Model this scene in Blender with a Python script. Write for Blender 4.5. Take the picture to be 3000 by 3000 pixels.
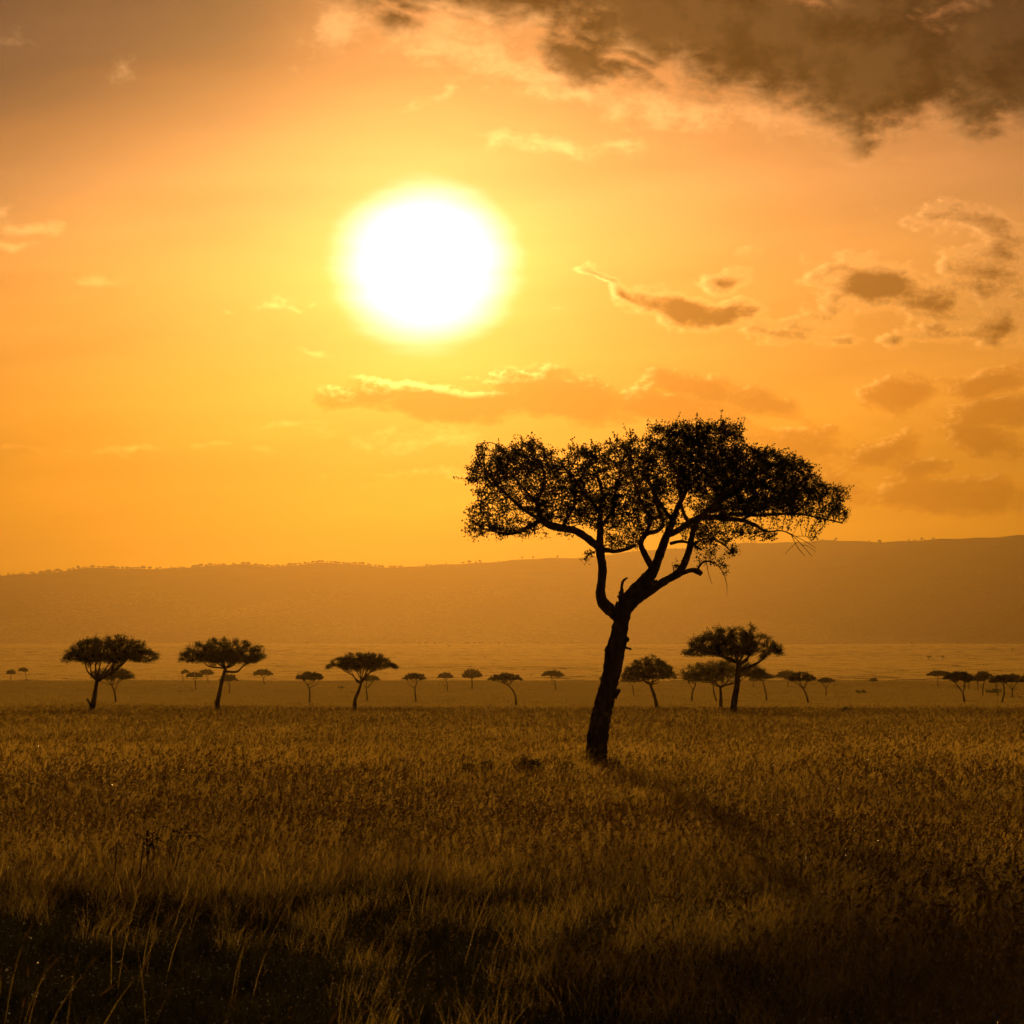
import bpy, math, random
import numpy as np
from mathutils import Vector, kdtree

# ------------------------------------------------------------------ clear
for o in list(bpy.data.objects):
    bpy.data.objects.remove(o)
scene = bpy.context.scene
C = scene.collection
R = math.radians

# ------------------------------------------------------------------ camera
FOV = R(20.0)
FPX = 1500.0 / math.tan(FOV / 2)          # focal length in photograph pixels
HORIZON = 1860.0                          # eye level in the photograph
PITCH = math.atan((HORIZON - 1500.0) / FPX)
CAMZ = 2.6
cam_d = bpy.data.cameras.new('camera')
cam = bpy.data.objects.new('camera', cam_d)
C.objects.link(cam)
cam.location = (0, 0, CAMZ)
cam.rotation_euler = (math.pi / 2 + PITCH, 0, 0)
cam_d.sensor_width = 36
cam_d.lens = 18.0 / math.tan(FOV / 2)
cam_d.clip_start = 0.5
cam_d.clip_end = 60000
cam_d.dof.use_dof = True
cam_d.dof.focus_distance = 66.0
cam_d.dof.aperture_fstop = 6.3
scene.camera = cam


def ray(px, py):
    x = (px - 1500.0) / FPX
    y = (1500.0 - py) / FPX
    cp, sp = math.cos(PITCH), math.sin(PITCH)
    return Vector((x, cp - y * sp, sp + y * cp))


def at(px, py, Y):
    d = ray(px, py)
    return Vector((0, 0, CAMZ)) + d * (Y / d.y)


def azel(px, py):
    d = ray(px, py).normalized()
    return math.degrees(math.atan2(d.x, d.y)), math.degrees(math.asin(d.z))


def lin(r, g, b):
    f = lambda c: (c / 255 / 12.92) if c / 255 <= 0.04045 else ((c / 255 + 0.055) / 1.055) ** 2.4
    return (f(r), f(g), f(b), 1.0)


# ------------------------------------------------------------------ world
SUN_AZ, SUN_EL = azel(1244, 775)
SUN_DIR = ray(1244, 775).normalized()

world = bpy.data.worlds.new('World')
scene.world = world
world.use_nodes = True
world.cycles.sampling_method = 'MANUAL'
world.cycles.sample_map_resolution = 512
wt = world.node_tree
for n in list(wt.nodes):
    wt.nodes.remove(n)


class S:
    """a float socket with arithmetic"""
    def __init__(s, sock):
        s.k = sock

    def op(s, o, b=None, c=None, clamp=False):
        n = wt.nodes.new('ShaderNodeMath')
        n.operation = o
        n.use_clamp = clamp
        for i, v in enumerate((s, b, c)):
            if v is None:
                continue
            if isinstance(v, S):
                wt.links.new(v.k, n.inputs[i])
            else:
                n.inputs[i].default_value = v
        return S(n.outputs[0])

    def __add__(s, b): return s.op('ADD', b)
    __radd__ = __add__
    def __mul__(s, b): return s.op('MULTIPLY', b)
    __rmul__ = __mul__
    def __sub__(s, b): return s.op('SUBTRACT', b)
    def __truediv__(s, b): return s.op('DIVIDE', b)
    def mx(s, b): return s.op('MAXIMUM', b)
    def mn(s, b): return s.op('MINIMUM', b)

    def ss(s, a, b, lo=0.0, hi=1.0):
        n = wt.nodes.new('ShaderNodeMapRange')
        n.interpolation_type = 'SMOOTHSTEP'
        wt.links.new(s.k, n.inputs['Value'])
        n.inputs['From Min'].default_value = a
        n.inputs['From Max'].default_value = b
        n.inputs['To Min'].default_value = lo
        n.inputs['To Max'].default_value = hi
        return S(n.outputs[0])


def wvec(x, y, z=0.0):
    n = wt.nodes.new('ShaderNodeCombineXYZ')
    for i, v in enumerate((x, y, z)):
        if isinstance(v, S):
            wt.links.new(v.k, n.inputs[i])
        else:
            n.inputs[i].default_value = v
    return n.outputs[0]


def wnoise(vec, scale, detail, rough, distortion=0.0):
    n = wt.nodes.new('ShaderNodeTexNoise')
    n.noise_dimensions = '3D'
    wt.links.new(vec, n.inputs['Vector'])
    n.inputs['Scale'].default_value = scale
    n.inputs['Detail'].default_value = detail
    n.inputs['Roughness'].default_value = rough
    n.inputs['Distortion'].default_value = distortion
    return S(n.outputs['Fac'])


def wramp(fac, stops):
    n = wt.nodes.new('ShaderNodeValToRGB')
    wt.links.new(fac.k, n.inputs[0])
    e = n.color_ramp.elements
    while len(e) < len(stops):
        e.new(0.5)
    for el, (p, c) in zip(e, stops):
        el.position = p
        el.color = c
    return n.outputs[0]


def wmix(fac, a, b, mode='MIX', clamp=False):
    n = wt.nodes.new('ShaderNodeMix')
    n.data_type = 'RGBA'
    n.blend_type = mode
    n.clamp_factor = True
    if isinstance(fac, S):
        wt.links.new(fac.k, n.inputs[0])
    else:
        n.inputs[0].default_value = fac
    for i, v in ((6, a), (7, b)):
        if isinstance(v, (tuple, list)):
            n.inputs[i].default_value = v
        else:
            wt.links.new(v, n.inputs[i])
    return n.outputs[2]


def wscale(col, f):
    n = wt.nodes.new('ShaderNodeVectorMath')
    n.operation = 'SCALE'
    wt.links.new(col, n.inputs[0])
    if isinstance(f, S):
        wt.links.new(f.k, n.inputs['Scale'])
    else:
        n.inputs['Scale'].default_value = f
    return n.outputs[0]


def wadd(a, b):
    n = wt.nodes.new('ShaderNodeVectorMath')
    n.operation = 'ADD'
    wt.links.new(a, n.inputs[0])
    wt.links.new(b, n.inputs[1])
    return n.outputs[0]


def wrgb(c):
    n = wt.nodes.new('ShaderNodeRGB')
    n.outputs[0].default_value = c
    return n.outputs[0]


tc = wt.nodes.new('ShaderNodeTexCoord')
sx = wt.nodes.new('ShaderNodeSeparateXYZ')
wt.links.new(tc.outputs['Generated'], sx.inputs[0])
dx, dy, dz = (S(o) for o in sx.outputs)
DEG = 180 / math.pi
AZ = dx.op('ARCTAN2', dy) * DEG
EL = dz.op('ARCSINE') * DEG
# angle to the sun, degrees (flat approximation is not used: true angle)
dn = wt.nodes.new('ShaderNodeVectorMath')
dn.operation = 'DOT_PRODUCT'
wt.links.new(tc.outputs['Generated'], dn.inputs[0])
dn.inputs[1].default_value = SUN_DIR
TH = S(dn.outputs['Value']).mn(0.9999999).op('ARCCOSINE') * DEG

# physical sky (warm white balance) as the base far from the sun
sky = wt.nodes.new('ShaderNodeTexSky')
sky.sky_type = 'NISHITA'
sky.sun_disc = False
sky.sun_elevation = R(SUN_EL)
sky.sun_rotation = R(SUN_AZ)
sky.air_density = 2.0
sky.dust_density = 6.0
sky.ozone_density = 1.0
nishita = wmix(1.0, sky.outputs[0], (1.0, 0.52, 0.16, 1), 'MULTIPLY')
nishita = wscale(nishita, 0.014)

# dusty sunset air: elevation ramp, weaker away from the sun
elr = wramp((EL + 0.0).op('DIVIDE', 16.0, clamp=True), [
    (0.00, (1.60, 0.56, 0.010, 1)),
    (0.12, (1.34, 0.50, 0.012, 1)),
    (0.25, (0.96, 0.42, 0.036, 1)),
    (0.40, (0.72, 0.37, 0.080, 1)),
    (0.55, (0.50, 0.30, 0.120, 1)),
    (0.70, (0.155, 0.115, 0.080, 1)),
    (1.00, (0.14, 0.105, 0.080, 1))])
lat = (TH * TH * (-1.0 / (2 * 9.0 ** 2))).op('EXPONENT')
dust = wscale(elr, lat * 0.58 + 0.35 + (TH * (-1 / 40.0)).op('EXPONENT') * 0.05)
fade = TH.ss(20, 100, 1.0, 0.85)
dust = wscale(dust, fade)
base = wadd(nishita, dust)

# thin high veil: long soft streaks
veil = wnoise(wvec(AZ * 0.10 + EL * 0.03, EL * 0.62 - AZ * 0.05, 3.1), 1.0, 5, 0.5)
base = wscale(base, veil.ss(0.30, 0.72, 0.86, 1.12))
# darker veil bank, high on the left of the sun and up
bank = (EL - 8.6 - (AZ + 9.5) * 0.30 + (veil - 0.5) * 4.0).ss(-1.2, 2.6)
bank = bank * AZ.ss(-1.5, -6.0)
base = wmix(bank, base, wmix(1.0, base, (0.30, 0.42, 0.66, 1), 'MULTIPLY'))

# aureole round the sun, streaked by the veil
str_ = wnoise(wvec(AZ * 0.25, EL * 1.7, 7.7), 1.0, 4, 0.55)
dA, dE = AZ - SUN_AZ, (EL - SUN_EL) * 1.12
THs = (dA * dA + dE * dE).op('SQRT') * (str_ * 0.30 + 0.85)
g1 = (THs * (-1 / 1.75)).op('EXPONENT')
g2 = (TH * TH * (-1.0 / (2 * 4.2 ** 2))).op('EXPONENT')
g3 = THs.ss(2.12, 0.72)
aur = wadd(wscale(wrgb((1.0, 0.68, 0.18, 1)), g1 * 1.50), wscale(wrgb((0.62, 0.31, 0.055, 1)), g2 * 0.42))
aur = wadd(aur, wscale(wrgb((1.0, 0.95, 0.86, 1)), g3 * 2.0))
skycol = wadd(base, aur)


LAST = None


def noise2(U, V, scale, detail, rough, color=False):
    n = wt.nodes.new('ShaderNodeTexNoise')
    n.noise_dimensions = '2D'
    wt.links.new(wvec(U, V), n.inputs['Vector'])
    n.inputs['Scale'].default_value = scale
    n.inputs['Detail'].default_value = detail
    n.inputs['Roughness'].default_value = rough
    return n.outputs['Color'] if color else S(n.outputs['Fac'])


def field(U, V, blobs, amp_noise, warp, seed, nscale, detail=7, rough=0.58, ax=0.75, ay=1.25):
    """cloud thickness over azimuth and elevation: soft lumps broken up by turbulence"""
    global LAST
    if LAST is not None:
        U = U + LAST * 1e-9                 # keeps the node order serial (small shader stack)
    A, B = U * ax + seed, V * ay + seed * 0.37
    sp = wt.nodes.new('ShaderNodeSeparateXYZ')
    wt.links.new(noise2(A, B, nscale * 0.8, 3, 0.55, True), sp.inputs[0])
    U2 = U + (S(sp.outputs[0]) - 0.5) * (2 * warp)
    V2 = V + (S(sp.outputs[1]) - 0.5) * (1.4 * warp)
    F = None
    for (px, py, rx, ry, rot, amp) in blobs:
        a, e = azel(px, py)
        m = wt.nodes.new('ShaderNodeMapping')
        m.vector_type = 'TEXTURE'
        P = wvec(U2, V2, F) if F is not None else wvec(U2, V2)
        wt.links.new(P, m.inputs[0])
        m.inputs['Location'].default_value = (a, e, 0)
        m.inputs['Rotation'].default_value = (0, 0, R(rot))
        m.inputs['Scale'].default_value = (rx / 148.5, ry / 148.5, 1e6)
        l = wt.nodes.new('ShaderNodeVectorMath')
        l.operation = 'LENGTH'
        wt.links.new(m.outputs[0], l.inputs[0])
        f = S(l.outputs['Value']).op('MULTIPLY_ADD', -amp, amp)
        F = f if F is None else F.mx(f)
    F = F.mx(-1.5)
    n = noise2(A, B, nscale, detail, rough)
    LAST = F + (n - 0.5) * amp_noise
    return LAST


# big heavy cloud bank across the top right
BANK = [(1750, -420, 1050, 480, 0, 1.0), (2000, 30, 560, 210, 8, 1.0), (1500, 20, 420, 130, -6, 0.75),
        (2480, 170, 640, 250, -6, 1.3), (2500, 310, 200, 140, 0, 0.75), (2950, 150, 420, 260, 0, 1.2),
        (1660, 150, 260, 95, -30, 0.85), (2500, -700, 1400, 700, 0, 1.5), (2600, -60, 420, 150, 0, 1.3), (1060, -20, 160, 130, 40, 0.35),
        (1800, 200, 200, 70, -20, 0.6), (1150, 60, 260, 70, -12, 0.35)]
# bright wisps: thin torn cloud, lit through
WISP = [(1330, 130, 330, 95, -22, 0.8), (1620, 230, 280, 70, -18, 0.7), (1950, 320, 330, 70, -6, 0.75),
        (2350, 350, 460, 60, -5, 0.7), (2820, 330, 300, 60, 4, 0.6), (1020, 60, 190, 70, 38, 0.8),
        (1500, 410, 130, 38, 5, 0.6), (1640, 425, 150, 40, -8, 0.62), (1810, 425, 140, 38, -5, 0.55),
        (1200, 300, 60, 26, 35, 0.4), (1310, 255, 60, 24, 30, 0.4),
        (60, 665, 160, 34, -4, 0.75), (140, 680, 70, 26, 10, 0.6), (20, 712, 120, 20, 2, 0.65), (10, 620, 60, 25, 0, 0.4),
        (280, 822, 110, 16, 2, 0.55), (40, 112, 95, 30, 8, 0.55), (355, 195, 55, 40, 10, 0.5), (355, 180, 60, 22, 15, 0.4),
        (810, 893, 65, 22, 3, 0.7), (870, 905, 45, 20, -20, 0.6), (915, 888, 26, 16, 0, 0.6), (672, 918, 45, 14, 0, 0.55),
        (985, 1060, 40, 12, -4, 0.6), (905, 1030, 60, 12, -6, 0.42), (935, 1043, 40, 8, 0, 0.4),
        (330, 1316, 520, 10, 0, 0.30), (840, 1250, 110, 14, 2, 0.42), (650, 1310, 160, 10, 0, 0.38),
        (1230, 1390, 260, 22, 3, 0.45), (1150, 1270, 240, 30, 3, 0.5), (1290, 1290, 180, 32, 6, 0.55),
        (2180, 730, 48, 26, 0, 0.4), (1630, 900, 16, 10, 0, 0.4)]
# puffs with dark hearts, right of the sun
PUFF = [(1990, 910, 201, 58, -14, 1.22), (2110, 930, 138, 49, 10, 1.22), (1830, 860, 117, 29, -36, 0.85), (1745, 812, 74, 16, -18, 0.73), (2110, 830, 101, 47, 12, 0.67), (2270, 965, 180, 43, -10, 0.85), (2430, 1000, 117, 22, -4, 0.55), (2560, 830, 223, 101, -8, 1.4), (2700, 880, 201, 78, -14, 0.98), (2450, 880, 138, 69, 10, 0.73), (2900, 790, 201, 123, 20, 0.92), (2880, 660, 212, 56, -10, 0.61), (2730, 640, 117, 31, 5, 0.61), (2960, 960, 159, 90, 0, 0.79), (2620, 1000, 53, 31, 0, 0.67), (2720, 970, 117, 34, -8, 0.67), (2340, 930, 95, 45, 20, 0.61)]
# long low bank with a lit upper rim, and soft heaps at the right
LOW = [(1330, 1180, 400, 62, -2, 1.0), (1120, 1155, 230, 38, 5, 0.75), (1660, 1170, 330, 95, -4, 1.0), (1690, 1125, 100, 50, 0, 0.5),
       (2010, 1120, 260, 60, -12, 0.95), (1950, 1190, 330, 70, -8, 0.85), (2250, 1190, 170, 60, -6, 0.8),
       (2640, 1150, 150, 60, 8, 0.75), (2900, 1120, 180, 60, 10, 0.75), (2960, 1200, 230, 75, 4, 0.85),
       (2600, 1330, 160, 65, 8, 0.75), (2730, 1370, 120, 45, -6, 0.75), (2880, 1290, 220, 65, -6, 0.8), (2790, 1450, 400, 75, -2, 0.95),
       (2300, 1290, 330, 60, -8, 0.6), (2450, 1420, 260, 60, -10, 0.5)]


def ang_off(U, V, k):
    """a step of k degrees towards the sun"""
    du = (U * -1.0) + SUN_AZ
    dv = (V * -1.0) + SUN_EL
    inv = (du * du + dv * dv).op('SQRT').mx(0.05)
    return U + du / inv * k, V + dv / inv * k


near = (TH * (-1 / 5.5)).op('EXPONENT')            # 1 at the sun, .2 nine degrees off
EDGE = EL.ss(16.5, 14.0) * AZ.op('ABSOLUTE').ss(15.0, 12.0)
E_TOP, E_LOW = 8.95, 5.45                          # the three belts of cloud


def emit(col):
    n = wt.nodes.new('ShaderNodeBackground')
    wt.links.new(col, n.inputs['Color'])
    return n.outputs[0]


def split(fac, a, b):
    n = wt.nodes.new('ShaderNodeMixShader')
    wt.links.new(fac.k, n.inputs[0])
    wt.links.new(a, n.inputs[1])
    wt.links.new(b, n.inputs[2])
    return n.outputs[0]


def lit(col, k, add):
    """cloud thin enough to glow: brighter than the sky behind it"""
    return wadd(wscale(col, k), wscale(wrgb((add, add * 0.66, add * 0.26, 1)), near * 1.2 + 0.35))


def tint(col, c):
    return wmix(1.0, col, (*c, 1), 'MULTIPLY')


def wisps(col, lo, hi, seed):
    bl = [w for w in WISP if lo <= w[1] < hi]
    d = field(AZ, EL, bl, 1.8, 0.32, seed, 1.6, rough=0.68)
    return wmix(d.ss(0.0, 0.95) * EDGE, col, lit(col, 1.28, 0.28))


# ---- belt 1: low clouds with a lit upper rim
LAST = None
dL = field(AZ, EL, LOW, 1.45, 0.30, 11.0, 1.0, rough=0.62)
dL1 = field(*ang_off(AZ, EL, 0.11), LOW, 1.45, 0.30, 11.0, 1.0, rough=0.62)
aL = dL.ss(0.0, 0.26) * EL.ss(E_LOW, E_LOW - 0.25)
litL = (dL - dL1).ss(0.02, 0.28) * dL.ss(0.65, 0.18) * (near * 1.1 + 0.38)
bodyL = wmix(dL.ss(0.0, 0.55), tint(skycol, (0.97, 0.93, 0.86)), tint(skycol, (0.70, 0.61, 0.54)))
low = wmix(aL * EL.ss(0.8, 2.4) * EDGE, skycol, wmix(litL, bodyL, lit(skycol, 1.32, 0.60)))
low = wisps(low, 1065, 3000, 41.0)
# ---- belt 2: puffs
LAST = None
dP = field(AZ, EL, PUFF, 1.9, 0.30, 23.0, 1.35, rough=0.64)
dP1 = field(*ang_off(AZ, EL, 0.13), PUFF, 1.9, 0.30, 23.0, 1.35, rough=0.64)
aP = dP.ss(-0.05, 0.40) * EL.ss(E_LOW, E_LOW + 0.25) * EDGE
litP = (dP - dP1).ss(0.0, 0.45) * dP.ss(1.0, 0.25)
bodyP = wmix(dP.ss(0.15, 0.95), lit(skycol, 1.12, 0.12), tint(skycol, (0.40, 0.37, 0.34)))
bodyP = wmix(litP * 0.9, bodyP, lit(skycol, 1.26, 0.46))
mid = wmix(aP, skycol, bodyP)
mid = wisps(mid, 540, 1065, 37.0)
# ---- belt 3: heavy bank and its torn fringe
LAST = None
top = wisps(skycol, -2000, 540, 33.0)
dB = field(AZ, EL, BANK, 1.25, 0.50, 5.0, 0.70, rough=0.59)
dB1 = field(*ang_off(AZ, EL, 0.22), BANK, 1.25, 0.50, 5.0, 0.70, rough=0.59)
lump = noise2(AZ, EL * 1.3, 0.8, 5, 0.6)
darkB = wmix(lump.ss(0.30, 0.66), lin(34, 23, 13), lin(88, 62, 35))
darkB = wmix(AZ.ss(6.0, 11.0) * EL.ss(10.0, 13.0) * 0.7, darkB, lin(54, 38, 27))
litB = (dB - dB1).ss(0.0, 0.5) * dB.ss(0.9, 0.2)
bodyB = wmix(dB.ss(0.0, 0.50), lit(skycol, 1.08, 0.12), darkB)
bodyB = wmix(litB * 0.9, bodyB, lit(skycol, 1.24, 0.50))
top = wmix(dB.ss(-0.08, 0.38) * EDGE * 0.97, top, bodyB)
# ---- the rest of the sky: loose cloud cover of the same kind
cov = noise2(AZ * 0.10, EL * 0.22, 1.0, 4, 0.55).ss(0.50, 0.66) * EL.ss(4, 14) * 0.7
rest = wmix(cov, skycol, wscale(skycol, 0.45))
inside = EL.op('GREATER_THAN', -0.5) * EL.op('LESS_THAN', 16.6) * AZ.op('ABSOLUTE').op('LESS_THAN', 15.1)
sh = split(EL.op('GREATER_THAN', E_LOW), emit(low), split(EL.op('GREATER_THAN', E_TOP), emit(mid), emit(top)))
sh = split(inside, emit(rest), sh)
out = wt.nodes.new('ShaderNodeOutputWorld')
wt.links.new(sh, out.inputs['Surface'])

# ------------------------------------------------------------------ sun
sd = bpy.data.lights.new('sun', 'SUN')
sd.energy = 5.0
sd.angle = R(0.6)
sd.color = (1.0, 0.585, 0.13)
sun = bpy.data.objects.new('sun', sd)
C.objects.link(sun)
sun.rotation_euler = SUN_DIR.to_track_quat('Z', 'Y').to_euler()
sun.location = (0, 0, 300)

# ------------------------------------------------------------------ render look
scene.view_settings.view_transform = 'Standard'
scene.view_settings.look = 'None'
scene.view_settings.exposure = 0.0
scene.view_settings.gamma = 1.0
scene.render.engine = 'CYCLES'
cy = scene.cycles
cy.use_denoising = True
cy.use_adaptive_sampling = True
cy.adaptive_threshold = 0.03
cy.adaptive_min_samples = 12
cy.max_bounces = 5
cy.diffuse_bounces = 2
cy.glossy_bounces = 2
cy.transmission_bounces = 3
cy.transparent_max_bounces = 4
cy.volume_bounces = 0
cy.sample_clamp_indirect = 6.0
# ------------------------------------------------------------------ helpers
rnd = random.Random(7)
nrng = np.random.default_rng(7)


def tag(o, label=None, cat=None, group=None, kind=None):
    if label: o['label'] = label
    if cat: o['category'] = cat
    if group: o['group'] = group
    if kind: o['kind'] = kind
    return o


def obj(name, verts, faces, mat, parent=None, smooth=False):
    me = bpy.data.meshes.new(name)
    me.from_pydata([tuple(v) for v in verts], [], [tuple(f) for f in faces])
    if smooth:
        me.polygons.foreach_set('use_smooth', [True] * len(me.polygons))
    me.materials.append(mat)
    o = bpy.data.objects.new(name, me)
    C.objects.link(o)
    if parent:
        o.parent = parent
    return o


def quads_obj(name, V, mat, parent=None):
    """V: (n,4,3) array of quads"""
    n = len(V)
    me = bpy.data.meshes.new(name)
    me.vertices.add(n * 4)
    me.vertices.foreach_set('co', np.asarray(V, dtype=np.float32).ravel())
    me.loops.add(n * 4)
    me.loops.foreach_set('vertex_index', np.arange(n * 4, dtype=np.int32))
    me.polygons.add(n)
    me.polygons.foreach_set('loop_start', np.arange(0, n * 4, 4, dtype=np.int32))
    me.update()
    me.validate()
    me.materials.append(mat)
    o = bpy.data.objects.new(name, me)
    C.objects.link(o)
    if parent:
        o.parent = parent
    return o


def empty(name, loc):
    o = bpy.data.objects.new(name, None)
    C.objects.link(o)
    o.location = loc
    o.empty_display_size = 0.3
    return o


def mat(name):
    m = bpy.data.materials.new(name)
    m.use_nodes = True
    nt = m.node_tree
    for n in list(nt.nodes):
        nt.nodes.remove(n)
    return m, nt


def nd(nt, t, **kw):
    n = nt.nodes.new(t)
    for k, v in kw.items():
        setattr(n, k, v)
    return n


def noise_ramp(nt, scale, stops, detail=4, rough=0.55, vec=None, coord='Object'):
    t = nd(nt, 'ShaderNodeTexCoord')
    n = nd(nt, 'ShaderNodeTexNoise')
    n.inputs['Scale'].default_value = scale
    n.inputs['Detail'].default_value = detail
    n.inputs['Roughness'].default_value = rough
    nt.links.new(vec if vec else t.outputs[coord], n.inputs['Vector'])
    r = nd(nt, 'ShaderNodeValToRGB')
    e = r.color_ramp.elements
    while len(e) < len(stops):
        e.new(0.5)
    for el, (p, c) in zip(e, stops):
        el.position = p
        el.color = (*c, 1)
    nt.links.new(n.outputs['Fac'], r.inputs[0])
    return r.outputs[0], n.outputs['Fac']


# ------------------------------------------------------------------ materials
def leafy(name, c1, c2, transl, scale=3.0, gloss=0.04, tipattr=False, objrand=0.0, rough=0.4, world=False):
    m, nt = mat(name)
    vec = None
    if world:                      # patches that run on from tuft to tuft
        gp = nd(nt, 'ShaderNodeNewGeometry')
        mp = nd(nt, 'ShaderNodeMapping')
        mp.inputs['Scale'].default_value = (1.0, 0.35, 1.0)
        nt.links.new(gp.outputs['Position'], mp.inputs[0])
        vec = mp.outputs[0]
    col, _ = noise_ramp(nt, scale, [(0.32, c1), (0.68, c2)], vec=vec)
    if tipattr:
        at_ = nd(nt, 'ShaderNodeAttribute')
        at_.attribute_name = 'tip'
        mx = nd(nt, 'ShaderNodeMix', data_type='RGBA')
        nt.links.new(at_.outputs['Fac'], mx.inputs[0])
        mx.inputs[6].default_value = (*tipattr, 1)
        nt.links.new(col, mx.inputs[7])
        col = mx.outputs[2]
    if objrand:
        oi = nd(nt, 'ShaderNodeObjectInfo')
        mr = nd(nt, 'ShaderNodeMapRange')
        nt.links.new(oi.outputs['Random'], mr.inputs['Value'])
        mr.inputs['To Min'].default_value = 1 - objrand
        mr.inputs['To Max'].default_value = 1 + objrand
        hs = nd(nt, 'ShaderNodeHueSaturation')
        nt.links.new(col, hs.inputs['Color'])
        nt.links.new(mr.outputs[0], hs.inputs['Value'])
        col = hs.outputs[0]
    d = nd(nt, 'ShaderNodeBsdfDiffuse')
    t = nd(nt, 'ShaderNodeBsdfTranslucent')
    nt.links.new(col, d.inputs[0])
    nt.links.new(col, t.inputs[0])
    ms = nd(nt, 'ShaderNodeMixShader')
    ms.inputs[0].default_value = transl
    nt.links.new(d.outputs[0], ms.inputs[1])
    nt.links.new(t.outputs[0], ms.inputs[2])
    g = nd(nt, 'ShaderNodeBsdfGlossy')
    g.inputs['Roughness'].default_value = rough
    g.inputs['Color'].default_value = (1, 0.95, 0.85, 1)
    m2 = nd(nt, 'ShaderNodeMixShader')
    m2.inputs[0].default_value = gloss
    nt.links.new(ms.outputs[0], m2.inputs[1])
    nt.links.new(g.outputs[0], m2.inputs[2])
    o = nd(nt, 'ShaderNodeOutputMaterial')
    nt.links.new(m2.outputs[0], o.inputs[0])
    return m


def rough_mat(name, stops, scale, bump=0.0, bscale=30.0, stretch=None):
    m, nt = mat(name)
    vec = None
    if stretch:
        t = nd(nt, 'ShaderNodeTexCoord')
        mp = nd(nt, 'ShaderNodeMapping')
        mp.inputs['Scale'].default_value = stretch
        nt.links.new(t.outputs['Object'], mp.inputs[0])
        vec = mp.outputs[0]
    col, _ = noise_ramp(nt, scale, stops, 6, 0.6, vec)
    p = nd(nt, 'ShaderNodeBsdfDiffuse')
    p.inputs['Roughness'].default_value = 0.6
    nt.links.new(col, p.inputs['Color'])
    if bump:
        _, f = noise_ramp(nt, bscale, [(0, (0, 0, 0)), (1, (1, 1, 1))], 6, 0.6, vec)
        b = nd(nt, 'ShaderNodeBump')
        b.inputs['Strength'].default_value = bump
        b.inputs['Distance'].default_value = 0.04
        nt.links.new(f, b.inputs['Height'])
        nt.links.new(b.outputs[0], p.inputs['Normal'])
    o = nd(nt, 'ShaderNodeOutputMaterial')
    nt.links.new(p.outputs[0], o.inputs[0])
    return m


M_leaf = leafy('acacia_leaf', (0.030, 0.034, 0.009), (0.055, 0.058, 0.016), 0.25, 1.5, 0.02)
M_bark = rough_mat('acacia_bark', [(0.3, (0.05, 0.035, 0.022)), (0.7, (0.13, 0.095, 0.06))], 6.0, 0.9, 14.0, (1, 1, 0.25))
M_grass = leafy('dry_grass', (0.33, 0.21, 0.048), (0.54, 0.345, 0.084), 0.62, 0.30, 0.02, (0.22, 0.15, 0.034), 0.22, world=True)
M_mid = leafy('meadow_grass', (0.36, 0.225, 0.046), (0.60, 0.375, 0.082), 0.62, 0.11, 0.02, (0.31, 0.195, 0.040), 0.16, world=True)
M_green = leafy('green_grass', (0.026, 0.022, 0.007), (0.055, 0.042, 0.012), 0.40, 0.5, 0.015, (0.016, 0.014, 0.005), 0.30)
M_mist_grass = leafy('mist_pale_grass', (0.50, 0.32, 0.085), (0.62, 0.40, 0.11), 0.64, 0.01, 0.01, (0.32, 0.205, 0.055), 0.12)  # grass colour lightened to stand in for low mist on the far plain
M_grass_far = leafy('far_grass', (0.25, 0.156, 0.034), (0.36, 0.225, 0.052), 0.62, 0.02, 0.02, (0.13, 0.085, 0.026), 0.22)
M_dew = leafy('grass_head', (0.26, 0.17, 0.045), (0.38, 0.25, 0.07), 0.60, 2.0, 0.004, None, 0.25, 0.45)
M_drop, nt = mat('dew_drop')
_g = nd(nt, 'ShaderNodeBsdfGlass')
_g.inputs['IOR'].default_value = 1.33
_g2 = nd(nt, 'ShaderNodeBsdfGlossy')
_g2.inputs['Roughness'].default_value = 0.32
_mx = nd(nt, 'ShaderNodeMixShader')
_mx.inputs[0].default_value = 0.5
nt.links.new(_g.outputs[0], _mx.inputs[1])
nt.links.new(_g2.outputs[0], _mx.inputs[2])
_o = nd(nt, 'ShaderNodeOutputMaterial')
nt.links.new(_mx.outputs[0], _o.inputs[0])
M_dark = leafy('dark_seed_head', (0.04, 0.026, 0.011), (0.08, 0.05, 0.02), 0.3, 4.0)
M_weed = leafy('green_weed', (0.05, 0.046, 0.013), (0.09, 0.075, 0.022), 0.4, 2.0, 0.02)
M_soil = rough_mat('savanna_ground', [(0.30, (0.06, 0.036, 0.011)), (0.5, (0.14, 0.082, 0.024)), (0.70, (0.24, 0.14, 0.040))], 0.0011, stretch=(0.35, 1, 1))
M_hill, nt = mat('hill_mist_tone')
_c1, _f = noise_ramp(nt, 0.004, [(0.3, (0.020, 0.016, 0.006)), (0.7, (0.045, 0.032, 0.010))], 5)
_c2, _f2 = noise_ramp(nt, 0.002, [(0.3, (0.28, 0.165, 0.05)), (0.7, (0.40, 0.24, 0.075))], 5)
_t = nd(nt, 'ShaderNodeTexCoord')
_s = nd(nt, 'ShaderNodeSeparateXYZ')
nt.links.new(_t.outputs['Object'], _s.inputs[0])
_a = nd(nt, 'ShaderNodeMath', operation='MULTIPLY_ADD')     # glow of low mist painted in: pale foot, dark top, uneven border
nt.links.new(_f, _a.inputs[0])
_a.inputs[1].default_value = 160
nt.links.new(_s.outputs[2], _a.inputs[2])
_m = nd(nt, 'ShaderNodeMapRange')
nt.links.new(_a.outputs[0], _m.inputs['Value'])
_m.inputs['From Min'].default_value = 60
_m.inputs['From Max'].default_value = 330
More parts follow.
